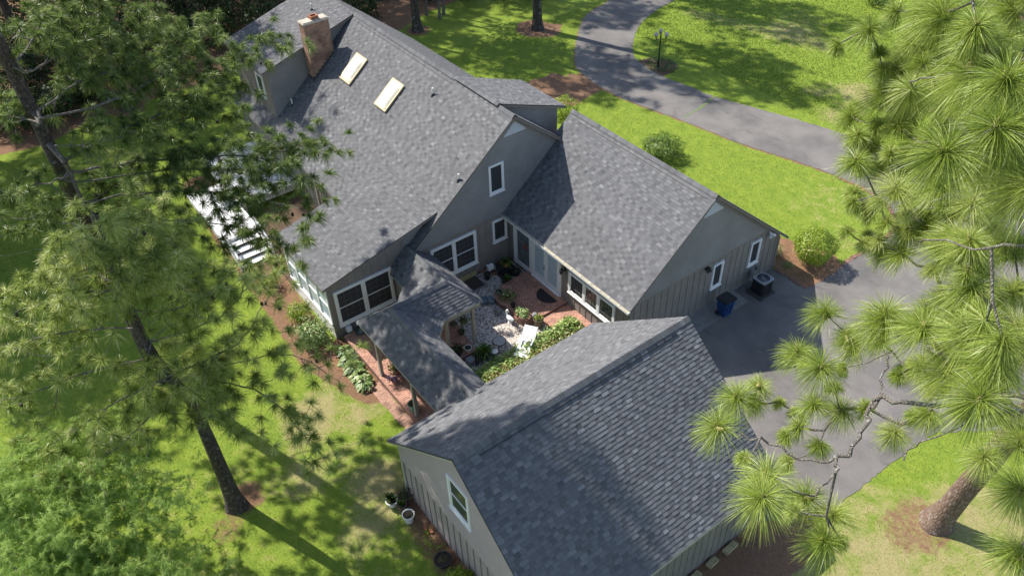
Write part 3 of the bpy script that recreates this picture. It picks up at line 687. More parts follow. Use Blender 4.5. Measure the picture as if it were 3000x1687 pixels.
# right wing: gable (+X), courtyard wall (-Y), front wall (+Y), far gable (-X)
wall([(-0.3,0.35,0),(-0.3,10.26,0),(-0.3,10.26,1.86),(-0.3,9.14,2.82),(-0.3,0.35,2.82)], (1,0,0), 'bb', 0.2)
wall([(-0.3,0.10,2.82),(-0.3,9.2,2.82),(-0.3,RY,RZ-0.15)], (1,0,0), 'lap')
wall([(-4.55,0.35,0),(-0.3,0.35,0),(-0.3,0.35,3.2),(-4.55,0.35,3.2)], (0,-1,0), 'bb', 0.15)
wall([(-9.03,0.35,0),(-4.55,0.35,0),(-4.55,0.35,3.2),(-9.03,0.35,3.2)], (0,-1,0), 'bb', 0.3)
flat([(-9.1,10.26,0),(-9.1,10.26,2.05),(-0.3,10.26,2.05),(-0.3,10.26,0)], 'b')
flat([(-9.08,0.35,2.0),(-9.08,10.26,2.0),(-9.08,RY,RZ-0.15)], 's')
mb = MB()   # belt boards between siding and boards, corner boards, rake boards
mb.box(WX, -5.3, BL-0.07, WX+0.035, 0.3, BL+0.03); mb.box(-0.3, 0.33, 2.75, -0.262, 9.1, 2.85)
mb.box(-0.3, 0.30, 0.02, -0.255, 0.42, 2.75); mb.box(-0.3, 10.17, 0.02, -0.255, 10.29, 1.85)
mb.box(SX, -9.43, 0.02, SX+0.045, -9.30, zs(-9.4)-0.2)
def rake(x, y0, z0, y1, z1, w=0.2):
    a = Vector((x, y0, z0-0.15)); b_ = Vector((x, y1, z1-0.15)); mb.obox(a-Vector((0,0,w)), b_-a, (0.04,0,0), (0,0,w))
rake(WX, -5.3, zm(-5.3), YR, ZR); rake(WX, YR, ZR, 3.6, zm(3.6)); rake(-0.3, 0.3, 3.28, RY, RZ); rake(-0.3, RY, RZ, 10.2, RZ-PR*(10.2-RY))
rake(SX, -9.4, zs(-9.4), -5.4, zs(-5.4))
mb.build('trim_board', MT['fascia'], house)
mb = MB()   # soffits under the rakes
for (x, y0, z0, y1, z1) in ((WX,YB,zm(YB),YR,ZR),(WX,YR,ZR,3.4,zm(3.4)),(-0.3,0,3.026,RY,RZ),(-0.3,RY,RZ,10.56,1.86)):
    mb.poly([(x,y0,z0-0.145),(x+0.29,y0,z0-0.145),(x+0.29,y1,z1-0.145),(x,y1,z1-0.145)])
mb.build('soffit', MT['fascia'], house)
# vestibule wall at the covered walk (pale boards, faces the lawn)
mb = MB(); vp = [(-9.25,-6.05,0.2),(-7.95,-6.05,0.2),(-7.95,-6.05,2.6),(-9.25,-6.05,2.6)]
mb.poly(vp); battens(mb, vp, (0,-1,0), 0.3, 0.03, 0.015); mb.build('vestibule_wall', MT['boards_light'], house)
# foundation
mb = MB(); mb.box(-9.03, -5.35, -0.05, -9.0, 0.34, 0.16); mb.box(-9.0, 0.31, -0.05, -0.31, 0.348, 0.12); mb.build('foundation', MT['brick_wall'], house)
mb = MB(); mb.box(-0.31, 0.36, -0.05, -0.24, 10.2, 0.05); mb.build('foundation', MT['conc_grey'], house)
mb = MB(); mb.box(-8.99, -2.75, 0.0, -8.97, -1.75, 0.34); mb.build('crawl_hatch', MT['straw_clay'], house)

# gable vents
def tri_vent(x, yc, zb, w, h):
    mb = MB(); x += 0.040
    mb.poly([(x,yc-w/2,zb),(x,yc+w/2,zb),(x,yc,zb+h)])
    k = 0.0
    while k < h-0.08:
        hw = (w/2)*(1-k/h)-0.03
        mb.poly([(x+0.022,yc-hw,zb+k),(x+0.022,yc+hw,zb+k),(x+0.004,yc+hw*0.98,zb+k+0.055),(x+0.004,yc-hw*0.98,zb+k+0.055)]); k += 0.065
    mb.build('gable_vent', MT['louver'], house)
tri_vent(WX, 0.86, 7.15, 1.34, 0.62); tri_vent(-0.3, 4.80, 5.75, 1.30, 0.60)
# windows
window(house, (WX,-0.72,4.38), (0,1,0), (1,0,0), 0.86, 1.58, name='window')
window(house, (WX,-0.66,1.50), (0,1,0), (1,0,0), 0.86, 1.30)
window(house, (WX,-4.22,0.82), (0,1,0), (1,0,0), 2.58, 1.96, 2, (4,6), True, 0.12)
window(house, (SX,-9.16,0.68), (0,1,0), (1,0,0), 2.95, 2.02, 2, (4,6), True, 0.13)
window(house, (-0.3,5.46,1.09), (0,1,0), (1,0,0), 0.70, 1.42)
window(house, (-0.3,8.03,1.13), (0,1,0), (1,0,0), 0.72, 1.40)
window(house, (-4.32,0.35,1.03), (1,0,0), (0,-1,0), 3.15, 1.25, 3, (4,4), False, 0.13)
window(house, (-25.6,-4.97,4.45), (1,0,0), (0,-1,0), 0.95, 1.35)
# sunroom screened white window wall (-Y)
mb = MB(); yy = -9.4
mb.box(-13.8, yy-0.04, 0.0, -9.3, yy+0.02, 0.85); mb.box(-13.8, yy-0.06, 2.85, -9.3, yy+0.02, zs(-9.4)-0.14)
for i in range(5):
    x = -13.8+i*(4.5-0.12)/4; mb.box(x, yy-0.07, 0.85, x+0.12, yy+0.02, 2.85)
mb.box(-13.8, yy-0.09, 0.83, -9.3, yy+0.015, 0.91); mb.box(-13.8, yy-0.05, 1.85, -9.3, yy+0.01, 1.91)
wf = mb.build('window_wall', MT['white'], house)
mb = MB(); mb.box(-13.75, yy-0.02, 0.9, -9.35, yy+0.0, 2.86); mb.build('pane', MT['frosted'], wf)
# French doors with a glazed side panel, courtyard side
def glazed_door(x0, x1, z0, z1, glass, name, handle=None):
    mb = MB(); y = 0.35; d = 0.055
    mb.box(x0, y-d, z0, x0+0.13, y-0.001, z1); mb.box(x1-0.13, y-d, z0, x1, y-0.001, z1)
    mb.box(x0+0.13, y-d+0.003, z1-0.14, x1-0.13, y-0.001, z1); mb.box(x0+0.13, y-d+0.003, z0, x1-0.13, y-0.001, z0+0.30)
    f = mb.build(name, MT['white'], house)
    p_ = MB(); p_.box(x0+0.13, y-0.03, z0+0.30, x1-0.13, y-0.012, z1-0.14); p_.build('pane', MT[glass], f)
    if handle:
        h = MB(); h.tube((handle, y-d, z0+0.98), (handle, y-d-0.06, z0+0.98), 0.03, 0.035, 8); h.tube((handle, y-d, z0+1.14), (handle, y-d-0.03, z0+1.14), 0.03, 0.03, 8)
        h.build('handle', MT['black_metal'], f)
    return f
glazed_door(-8.42, -7.18, 0.14, 2.5, 'panel_glass', 'glazed_panel')
glazed_door(-7.02, -6.04, 0.28, 2.42, 'frosted', 'french_door', -6.11)
glazed_door(-6.02, -5.04, 0.28, 2.42, 'frosted', 'french_door')
mb = MB(); mb.box(-8.56, 0.27, 0.13, -8.43, 0.35, 2.62); mb.box(-7.17, 0.275, 0.14, -7.03, 0.35, 2.62); mb.box(-5.03, 0.27, 0.2, -4.89, 0.35, 2.62); mb.box(-8.43, 0.272, 2.5, -4.9, 0.349, 2.62)
mb.box(-7.1, 0.22, 0.2, -4.95, 0.348, 0.275)
mb.build('door_frame', MT['white'], house)
# gutter along the wing eave
mb = MB(); gy = -0.005
mb.box(-8.95, gy-0.125, 2.90, 0.02, gy-0.115, 3.015); mb.box(-8.95, gy-0.115, 2.895, 0.02, gy, 2.905); mb.box(-8.95, gy-0.010, 2.905, 0.02, gy, 3.0)
mb.box(0.011, gy-0.115, 2.905, 0.02, gy-0.01, 3.01)
k = -8.7
while k < 0: mb.box(k, gy-0.114, 2.985, k+0.03, gy-0.011, 2.995); k += 0.62
gt = mb.build('gutter', MT['white_dirty'], house)
mb = MB(); mb.box(-8.94, gy-0.113, 2.907, 0.0, gy-0.012, 2.935); mb.build('gutter_debris', MT['straw_clay'], gt)
# chimney
mb = MB(); mb.box(-23.57, -2.68, 4.6, -22.97, -1.2, 8.60); 
ch = mb.build('chimney', MT['chimney'], house)
mb = MB(); mb.box(-23.60, -2.71, 8.60, -22.94, -1.17, 8.69); mb.obox((-23.55,-2.66,8.69), (0.56,0,0), (0,1.44,0), (0,0,0.04)); mb.build('crown_slab', MT['concrete'], ch)
mb = MB(); mb.box(-23.48,-2.12,8.73,-23.10,-2.06,8.9); mb.box(-23.48,-1.74,8.73,-23.10,-1.68,8.9); mb.box(-23.48,-2.06,8.73,-23.42,-1.74,8.9); mb.box(-23.16,-2.06,8.73,-23.10,-1.74,8.9); mb.build('flue', MT['terracotta'], ch)
mb = MB()
for i in range(8):
    y0 = -2.7+i*0.19; z0 = zm(y0)-0.03; mb.box(-22.968, y0, z0, -22.958, y0+0.2, z0+0.27)
mb.box(-23.58, -2.72, zm(-2.7)-0.05, -22.955, -2.69, zm(-2.7)+0.22)
mb.build('step_flashing', MT['roof_edge'], ch)
# skylights
for (xa, xb) in ((-21.07,-20.0), (-17.25,-16.2)):
    ya, yb = -1.88, -0.66; nrm_ = Vector((0,-PB,1)).normalized(); vv = Vector((0,1,PB)).normalized(); L = (yb-ya)*math.sqrt(1+PB*PB)
    o = Vector((xa, ya, zm(ya))); w = xb-xa
    mb = MB(); mb.obox(o, (w,0,0), vv*L, nrm_*0.10); mb.obox(o-Vector((0.04,0,0))-vv*0.04+nrm_*0.10, (w+0.08,0,0), vv*(L+0.08), nrm_*0.03)
    f = mb.build('skylight', MT['sky_frame'], house)
    mb = MB(); N = 10; base = o+nrm_*0.13; i0 = 0
    for i in range(N+1):
        for j in range(N+1):
            s_, t_ = i/N, j/N; h = 0.12*min(1, 6*min(s_, 1-s_))**0.6*min(1, 6*min(t_, 1-t_))**0.6
            mb.v.append(tuple(base+Vector((0.05+s_*(w-0.1),0,0))+vv*(0.05+t_*(L-0.1))+nrm_*h))
    for i in range(N):
        for j in range(N):
            a = i*(N+1)+j; mb.f.append((a, a+N+1, a+N+2, a+1)); mb.t.append(0.5)
    mb.build('dome', MT['skylight'], f, True)
# plumbing vents
for (x, y, h) in ((-14.06,-0.3,0.38),(-9.12,-2.25,0.35),(-23.3,-4.1,0.4),(-26.5,-0.6,0.4)):
    z = zm(y) if x > -23.8 else ZR-SL*(YR-y)
    mb = MB(); mb.tube((x,y,z-0.1), (x,y,z+h), 0.045, 0.045, 10); vp_ = mb.build('vent_pipe', MT['white_dirty'], house)
    mb = MB(); mb.tube((x,y,z-0.08), (x,y,z+0.1), 0.13, 0.055, 10); mb.build('boot', MT['black'], vp_)
# porch posts under the back eave
for x in (-18.3, -22.4):
    mb = MB(); mb.box(x-0.07,-5.66,0.6,x+0.07,-5.52,2.95); mb.build('porch_post', MT['post'], house)

# ------------------------------------------------------------------ breezeway
bw = thing('breezeway', 'covered walkway with a bent grey shingle roof linking the house and the garage', 'covered walkway', (-5,-7,0))
y1, y3, x2, w, c, zr, ze = -5.263, -7.993, -6.029, 1.143, 0.70, 3.47, 2.501
A = (-9.9,y1,zr); B = (x2,y1,zr); D = (x2,y3,zr); E_ = (0.12,y3,zr)
Q0 = (x2+w,y1+w,ze); Q1 = (x2+w,y3+w+c,ze); Q2 = (x2+w+c,y3+w,ze); P1 = (x2-w-c,y1-w,ze); P2 = (x2-w,y1-w-c,ze); P3 = (x2-w,y3-w,ze)
polys = [[A,(-9.0,y1+w,ze),Q0,B], [B,Q0,Q1,D], [D,Q1,Q2], [D,Q2,(0.12,y3+w,ze),E_], [A,B,P1,(-9.0,y1-w,ze)], [B,P2,P1], [B,D,P3,P2], [D,E_,(0.12,y3-w,ze),P3]]
roof(bw, polys, 'roof')
mb = MB()
for p in polys: slab(mb, p, 0.06)
mb.build('roof_deck', MT['fascia_light'], bw)
mb = MB()
for a, b_ in ((A,B),(B,D),(D,E_),(B,Q0),(D,P3)): cap_line(mb, Vector(a)+Vector((0,0,0.02)), Vector(b_)+Vector((0,0,0.02)), 0.13)
mb.build('ridge_cap', MT['shingle'], bw)
mb = MB()   # eave beams
def beam(a, b_):
    a, b_ = Vector(a), Vector(b_); d = (b_-a).normalized(); s = Vector((-d.y, d.x, 0)); a = a-s*0.05; mb.obox(a-Vector((0,0,0.28)), b_-s*0.05-a, s*0.10, (0,0,0.20))
cx = lambda p, dx, dy: (p[0]+dx, p[1]+dy, p[2])
beam(cx(Q0,-0.12,-0.12), cx(Q1,-0.12,0)); beam(cx(Q1,-0.12,0), cx(Q2,0,-0.12)); beam(cx(Q2,0,-0.12), (-0.1,y3+w-0.12,ze)); beam((-9,y1+w-0.12,ze), cx(Q0,-0.12,-0.12))
beam(cx(P3,0.1,0.12), (-0.1,y3-w+0.12,ze)); beam(cx(P2,0.12,0), cx(P3,0.12,0.12))
mb.build('eave_beam', MT['post'], bw)
for (x, y) in ((-5.80,-9.0),(-2.92,-9.0),(-5.02,-6.0),(-5.02,-4.62),(-4.2,-6.98)):
    mb = MB(); mb.box(x-0.07, y-0.07, 0.28, x+0.07, y+0.07, 2.30); mb.box(x-0.085,y-0.085,0.28,x+0.085,y+0.085,0.36); mb.build('post', MT['post'], bw)

# ------------------------------------------------------------------ garage
gar = thing('garage', 'detached garage with a big grey shingle gable roof and battened walls', 'garage', (4.4,-6.6,0))
GX, GZ, GE, GW = 4.375, 6.974, 3.096, 4.765
ga, gb = -11.49, -1.73
g1 = [(GX-GW,gb,GE),(GX-GW,ga,GE),(GX,ga,GZ),(GX,gb,GZ)]; g2 = [(GX+GW,ga,GE),(GX+GW,gb,GE),(GX,gb,GZ),(GX,ga,GZ)]
roof(gar, [g1, g2], 'roof')
mb = MB(); slab(mb, g1, 0.15); slab(mb, g2, 0.15); mb.build('fascia', MT['fascia_light'], gar)
mb = MB()
for a, b_, n in (((GX-GW,ga,GE),(GX,ga,GZ),(0,-1,0)),((GX,ga,GZ),(GX+GW,ga,GE),(0,-1,0)),((GX-GW,gb,GE),(GX,gb,GZ),(0,1,0)),((GX,gb,GZ),(GX+GW,gb,GE),(0,1,0))): drip(a, b_, n, gar)
mb = MB(); cap_line(mb, (GX,ga,GZ+0.02), (GX,gb,GZ+0.02)); mb.build('ridge_cap', MT['shingle'], gar)
mb = MB(); mb.obox((GX+0.25,ga+0.8,GZ-0.25*PB-0.01), (0,8.2,0), (-0.02,0,0.0163), (0.02,0,0.05)); mb.build('ridge_vent', MT['black'], gar)
my = -11.2; PAR[0] = gar
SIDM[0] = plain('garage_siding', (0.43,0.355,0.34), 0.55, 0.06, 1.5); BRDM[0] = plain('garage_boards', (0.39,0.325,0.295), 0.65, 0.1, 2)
bp = [(-0.08,my,0),(8.83,my,0),(8.83,my,2.22),(-0.08,my,2.22)]; flat(bp, 'b')
wall([(-0.08,my,2.22),(8.83,my,2.22),(8.83,my,GE+0.1),(GX,my,GZ-0.2),(-0.08,my,GE+0.1)], (0,-1,0), 'lap')
BRDM[0] = MT['boards']; SIDM[0] = MT['siding']
wall([(8.83,my,0),(8.83,-2.03,0),(8.83,-2.03,3.1),(8.83,my,3.1)], (1,0,0), 'bb', 0.1, 0.33)
wall([(-0.08,-2.03,0),(-0.08,my,0),(-0.08,my,3.1),(-0.08,-2.03,3.1)], (-1,0,0), 'bb', 0.1)
wall([(8.83,-2.03,0),(-0.08,-2.03,0),(-0.08,-2.03,3.0),(8.83,-2.03,3.0)], (0,1,0), 'bb', 0.1)
flat([(8.83,-2.03,3.0),(-0.08,-2.03,3.0),(GX,-2.03,GZ-0.2)], 's')
mb = MB(); battens(mb, bp, (0,-1,0), 0.405, 0.05, 0.024, 0.12); mb.build('batten', MT['boards'], gar)
mb = MB(); mb.box(-0.1, my-0.045, 0.0, 0.02, my-0.001, 2.9); mb.box(-0.08, my-0.035, 2.17, 8.83, my-0.001, 2.235)
a = Vector((GX-GW+0.1, my, GE-0.06)); b_ = Vector((GX, my, GZ-0.14)); mb.obox(a-Vector((0,0,0.2)), b_-a, (0,-0.035,0), (0,0,0.2)); a = Vector((GX+GW-0.1, my, GE-0.06)); mb.obox(a-Vector((0,0,0.2)), b_-a, (0,-0.035,0), (0,0,0.2))
mb.build('trim_board', MT['fascia_light'], gar)
window(gar, (3.42,my,3.36), (1,0,0), (0,-1,0), 1.2, 1.76, 1, None, True, 0.12)
mb = MB(); mb.box(-0.1,my-0.02,-0.05,8.85,my-0.002,0.09); mb.build('foundation', MT['brick_wall'], gar)
mb = MB(); mb.box(1.2,-2.031,0.02,4.1,-2.0,2.3); mb.box(4.7,-2.031,0.02,7.6,-2.0,2.3); mb.build('garage_door', MT['white'], gar)

# ------------------------------------------------------------------ deck, stairs
dk = thing('deck', 'white painted wooden deck with stairs behind the house', 'deck', (-22,-7.5,0))
mb = MB(); y = -9.0
while y < -5.42:
    mb.box(-27.2, y, 0.72, -21.2, min(y+0.135, -5.42), 0.80); y += 0.142
y = -11.0
while y < -9.05: mb.box(-24.0, y, 0.72, -18.6, y+0.135, 0.80); y += 0.142
mb.build('floor_board', MT['white'], dk)
mb = MB(); mb.box(-27.2,-9.0,0.45,-21.2,-8.96,0.715); mb.box(-21.24,-8.95,0.45,-21.2,-5.5,0.715); mb.box(-24,-11.0,0.45,-18.6,-10.96,0.715); mb.box(-18.64,-10.95,0.45,-18.6,-9.1,0.715)
for x in (-27,-24,-21.4,-18.8):
    for y in (-8.8,-10.8): mb.box(x,y,0,x+0.12,y+0.12,0.71)
mb.build('skirt_board', MT['white_dirty'], dk)
st_ = MB()
for i in range(4):
    x = -18.55+i*0.42; z = 0.62-i*0.165; st_.box(x,-10.95,z-0.04,x+0.44,-9.25,z); st_.box(x,-10.93,z-0.16,x+0.02,-9.27,z-0.042)
st_.build('stairs', MT['white'], dk)
for y in (-11.0,-9.2):
    mb = MB(); mb.obox((-18.6,y,1.55), (1.9,0,-0.75), (0,0.09,0), (0,0,0.07)); mb.obox((-18.6,y,0.9), (1.9,0,-0.75), (0,0.07,0), (0,0,0.05))
    mb.box(-18.65,y,0.8,-18.55,y+0.09,1.6); mb.box(-16.8,y,0.0,-16.7,y+0.09,0.85)
    for i in range(8): x = -18.4+i*0.2; mb.box(x,y+0.02,0.85-(x+18.6)*0.395,x+0.04,y+0.06,1.5-(x+18.6)*0.395)
    mb.build('stair_rail', MT['white'], dk)
ac_ = thing('adirondack_chair', 'white slatted garden chair standing on the white deck', 'chair', (-21.9,-9.6,0.8))
mb = MB()
for i in range(5): mb.box(-22.2+i*0.12,-9.9,1.12,-22.1+i*0.12,-9.35,1.15)
mb.build('seat', MT['white'], ac_)
mb = MB()
for i in range(5): mb.obox((-22.2+i*0.12,-9.35,1.13), (0.1,0,0), (0,0.25,0.75+0.06*(2-abs(i-2))), (0,0.02,-0.008))
mb.build('backrest', MT['white'], ac_)
for x in (-22.27,-21.63):
    mb = MB(); mb.box(x,-9.95,1.38,x+0.1,-9.3,1.41); mb.build('armrest', MT['white'], ac_)
    mb = MB(); mb.box(x+0.02,-9.93,0.8,x+0.08,-9.86,1.375); mb.build('leg', MT['white'], ac_)
    mb = MB(); mb.box(x+0.02,-9.45,0.8,x+0.08,-9.38,1.375); mb.build('leg', MT['white'], ac_)

# ------------------------------------------------------------------ foliage generators
RG = np.random.default_rng(11)
def norm(a): return a/np.maximum(np.linalg.norm(a, axis=-1, keepdims=True), 1e-9)
def leaves(pos, nrm, size, aspect=0.5, tint=None, rg=RG, bend=0.3):
    """leaf quads: pos (N,3), nrm facing (N,3), size (N,)"""
    N = len(pos); t = norm(np.cross(nrm, rg.normal(size=(N,3)))); b_ = norm(np.cross(nrm, t))
    s = size[:,None]; l = t*s; w_ = b_*s*aspect*0.5
    v = np.stack([pos, pos+l*0.5+w_+nrm*s*bend*0.25, pos+l, pos+l*0.5-w_+nrm*s*bend*0.25], 1).reshape(-1,3)
    q = np.arange(N*4).reshape(N,4)
    return v, q, (tint if tint is not None else rg.uniform(0,1,N))
def blob(c, r, n, size, rg=RG, squash=1.0, fill=0.55, lump=0.12, up_bias=0.3, aspect=0.5):
    d = norm(rg.normal(size=(n,3))); ph = rg.uniform(0,6,6)
    k = 1+lump*(np.sin(d[:,0]*5+ph[0])*np.sin(d[:,1]*6+ph[1])+np.sin(d[:,2]*7+ph[2])*0.6+0.5*np.sin(d[:,0]*13+ph[3])*np.sin(d[:,1]*11+ph[4]))
    rad = (fill+(1-fill)*rg.uniform(0,1,n)**0.45)*k
    p = d*rad[:,None]*r; p[:,2] *= squash
    nr = norm(d*np.array([1,1,1/squash])+rg.normal(size=(n,3))*0.55+np.array([0,0,up_bias]))
    return p+np.array(c), nr, size*rg.uniform(0.6,1.3,n), aspect
def cat(parts):
    vs, qs, ts, o = [], [], [], 0
    for v, q, t_ in parts: vs.append(v); qs.append(q+o); ts.append(t_); o += len(v)
    return np.concatenate(vs), np.concatenate(qs), np.concatenate(ts)

def needles(P, A, R, n, width, rg=RG, droop=0.35, amin=0.2, amax=2.0, core=0.16, var=0.25, seg=2, spiky=0.0):
    """pine needle tufts. P (T,3) tips, A (T,3) axes, R (T,) radius"""
    T = len(P); A = norm(A); X = norm(np.cross(A, rg.normal(size=(T,3)))); Y = np.cross(A, X)
    th = rg.uniform(0, 2*np.pi, (T,n)); ca = np.cos(amin)+(np.cos(amax)-np.cos(amin))*rg.uniform(0,1,(T,n)); al = np.arccos(ca)
    d = A[:,None]*np.cos(al)[...,None] + (X[:,None]*np.cos(th)[...,None]+Y[:,None]*np.sin(th)[...,None])*np.sin(al)[...,None]
    L = R[:,None]*rg.uniform(0.72,1.05,(T,n)); base = P[:,None]-A[:,None]*(core*rg.uniform(0,1,(T,n))*R[:,None]*2.0)[...,None]
    g = np.array([0,0,-1.0]); side = norm(np.cross(d, rg.normal(size=(T,n,3))))
    vs = []; S_ = seg+1
    for k in range(S_):
        s = k/seg; p = base + d*(L*s)[...,None] + g*(droop*L*s*s)[...,None]
        ww = width*(1.0 if k < seg else 0.25)
        vs += [p+side*ww*0.5, p-side*ww*0.5]
    v = np.stack(vs, 2).reshape(-1,3); M_ = T*n; st_i = np.arange(M_)[:,None]*(2*S_)
    q = np.concatenate([st_i+np.array([[2*k,2*k+1,2*k+3,2*k+2]]) for k in range(seg)], 1).reshape(-1,4)
    tt = np.clip(rg.normal(0.5,var*0.5,(T,1))+rg.normal(0,var,(T,n)), 0, 1)
    tt = np.repeat(tt.reshape(-1), seg)
    return v, q, tt

def tubes(edges, sides=5):
    """edges: list of (p0,p1,r0,r1) -> verts, quads"""
    P0 = np.array([e[0] for e in edges], float); P1 = np.array([e[1] for e in edges], float); r0 = np.array([e[2] for e in edges]); r1 = np.array([e[3] for e in edges])
    d = norm(P1-P0); ref = np.where(np.abs(d[:,2:3])<0.9, np.array([[0,0,1.0]]), np.array([[1.0,0,0]])); a = norm(np.cross(d, ref)); b_ = np.cross(d, a)
    an = np.linspace(0, 2*np.pi, sides, endpoint=False); ring_ = a[:,None]*np.cos(an)[None,:,None]+b_[:,None]*np.sin(an)[None,:,None]
    v = np.concatenate([P0[:,None]+ring_*r0[:,None,None], P1[:,None]+d[:,None]*(r1*0.3)[:,None,None]+ring_*r1[:,None,None]], 1).reshape(-1,3)
    k = np.arange(sides); q1 = np.stack([k,(k+1)%sides,sides+(k+1)%sides,sides+k],1)
    q = (np.arange(len(edges))[:,None,None]*(2*sides)+q1[None]).reshape(-1,4)
    return v, q

def branch_net(trunk, limbs, tips, rtip=0.007, rg=RG, expo=2.3):
    """connect tuft tips to limb/trunk nodes; returns edges and the axis of every tip"""
    nodes = []; par = []; cost = []
    for i, p in enumerate(trunk): nodes.append(np.array(p[:3], float)); par.append(i-1); cost.append(0.0)
    ntr = len(nodes)
    for L in limbs:
        pts = [np.array(p, float) for p in L]
        for _ in range(2):
            q_ = [pts[0]]
            for a, b_ in zip(pts[:-1], pts[1:]): q_ += [a*0.75+b_*0.25, a*0.25+b_*0.75]
            pts = q_+[pts[-1]]
        prev = int(np.argmin([np.linalg.norm(pts[0]-q) for q in nodes]))
        for a, b_ in zip(pts[:-1], pts[1:]):
            k = max(1, int(np.linalg.norm(b_-a)/0.40))
            for j in range(1, k+1):
                p = a+(b_-a)*j/k+rg.normal(size=3)*0.03; nodes.append(p); par.append(prev); cost.append(cost[prev]+np.linalg.norm(p-nodes[prev])); prev = len(nodes)-1
    tr = np.array([p[:3] for p in trunk]); 
    dt = np.min(np.linalg.norm(tips[:,None]-tr[None], axis=2), 1); order = np.argsort(dt)
    tipnode = np.zeros(len(tips), int); cap = len(nodes)+2*len(tips)+4; AR = np.zeros((cap,3)); AR[:len(nodes)] = nodes; CO = np.zeros(cap); CO[:len(nodes)] = cost
    for i in order:
        m_ = len(nodes); dd_ = np.linalg.norm(AR[:m_]-tips[i], axis=1)+0.10*CO[:m_]; dd_[:ntr] += 1.0
        j = int(np.argmin(dd_)); a = nodes[j]; mid = (a+tips[i])/2+np.array([0,0,-0.06])*np.linalg.norm(tips[i]-a)+rg.normal(size=3)*0.06*np.linalg.norm(tips[i]-a)
        nodes.append(mid); par.append(j); cost.append(cost[j]+np.linalg.norm(mid-a)); nodes.append(tips[i]); par.append(len(nodes)-2); cost.append(cost[-1]+np.linalg.norm(tips[i]-mid)); tipnode[i] = len(nodes)-1; m_ = len(nodes); AR[m_-2:m_] = nodes[-2:]; CO[m_-2:m_] = cost[-2:]
    n = len(nodes); wgt = np.zeros(n); haschild = np.zeros(n, bool)
    for i in range(n):
        if par[i] >= 0: haschild[par[i]] = True
    for i in range(n-1, ntr-1, -1):
        if not haschild[i]: wgt[i] += 1
        if par[i] >= ntr: wgt[par[i]] += wgt[i]
    rad = rtip*np.maximum(wgt, 1)**(1/expo)
    ed = [(nodes[par[i]], nodes[i], (rad[par[i]] if par[i] >= ntr else rad[i]*1.25), rad[i]) for i in range(ntr, n)]
    ax = np.array([nodes[tipnode[i]]-nodes[par[tipnode[i]]] for i in range(len(tips))])
    return ed, ax
def trunk_mesh(mb, pts, n=14):
    """pts: (x,y,z,r) rings"""
    i0 = len(mb.v)
    for k, (x, y, z, r_) in enumerate(pts):
        for j in range(n):
            a = 2*math.pi*j/n; rr = r_*(1+0.07*math.sin(3*a+z*0.7)+0.04*math.sin(7*a+z*2)); mb.v.append((x+rr*math.cos(a), y+rr*math.sin(a), z))
    for k in range(len(pts)-1):
        for j in range(n):
            j2 = (j+1) % n; mb.f.append((i0+k*n+j, i0+k*n+j2, i0+(k+1)*n+j2, i0+(k+1)*n+j)); mb.t.append(0.5)
def trunk_pts(base, path_, r0, r1, step=0.4):
    """interpolate (x,y,z) polyline to rings with taper and a root flare"""
    out = []; zt = path_[-1][2]; z = 0.0
    while z <= zt+1e-6:
        for a, b_ in zip(path_[:-1], path_[1:]):
            if a[2] <= z <= b_[2]+1e-6:
                k = (z-a[2])/max(1e-6, b_[2]-a[2]); x, y = a[0]+(b_[0]-a[0])*k, a[1]+(b_[1]-a[1])*k; break
        r_ = r0+(r1-r0)*(z/zt)+r0*0.55*math.exp(-z/0.35); out.append((x, y, z-(0.05 if z == 0 else 0), r_)); z += step
    return out
def make_pine(root, path_, r0, r1, limbs, tips, R, nneed, width, mat, tmat, droop=0.35, limbmat='limb', rtip=0.007, amax=1.9, seg=2, expo=2.3, upb=0.45):
    tp = trunk_pts(None, path_, r0, r1); mb = MB(); trunk_mesh(mb, tp); 
    tr = mb.build('trunk', MT[tmat], root, True)
    ed, ax = branch_net(tp, limbs, tips, rtip, expo=expo)
    v, q = tubes(ed); np_mesh('limbs', v, q, np.full(len(q), 0.5), MT[limbmat], root)
    ax = norm(norm(ax)+np.array([0,0,upb])+RG.normal(size=ax.shape)*0.15)
    v, q, tt = needles(tips, ax, R, nneed, width, droop=droop, amax=amax, seg=seg)
    np_mesh('crown', v, q, tt, MT[mat], root)
def limb_tips(limbs, dens, spread, Rm, rg=RG, start=0.35, flat=0.6):
    T = []; 
    for L in limbs:
        pts = [np.array(p, float) for p in L]; seg_ = [np.linalg.norm(b_-a) for a, b_ in zip(pts[:-1], pts[1:])]; tot = sum(seg_)
        n = max(3, int(dens*tot*(1-start)))
        for i in range(n):
            s = tot*(start+(1-start)*rg.uniform()**0.8); a = s
            for (p, q_, l) in zip(pts[:-1], pts[1:], seg_):
                if a <= l: c_ = p+(q_-p)*a/l; break
                a -= l
            else: c_ = pts[-1]
            f = spread*(0.5+0.6*min(1, (s/tot)))
            off = rg.normal(size=3)*np.array([f,f,f*flat]); T.append(c_+off+np.array([0,0,0.15]))
        T.append(pts[-1])
    T = np.array(T); return T, Rm*rg.uniform(0.75,1.15,len(T))

def crown_tips(c, r, h, n, rg=RG):
    d = norm(rg.normal(size=(n,3))); k = rg.uniform(0.35,1,n)**0.6
    ph = rg.uniform(0,6,4); lum = 1+0.3*np.sin(d[:,0]*4+ph[0])*np.sin(d[:,1]*5+ph[1])+0.2*np.sin(d[:,2]*6+ph[2])
    p = d*(k*lum)[:,None]*np.array([r,r,h]); return p+np.array(c)
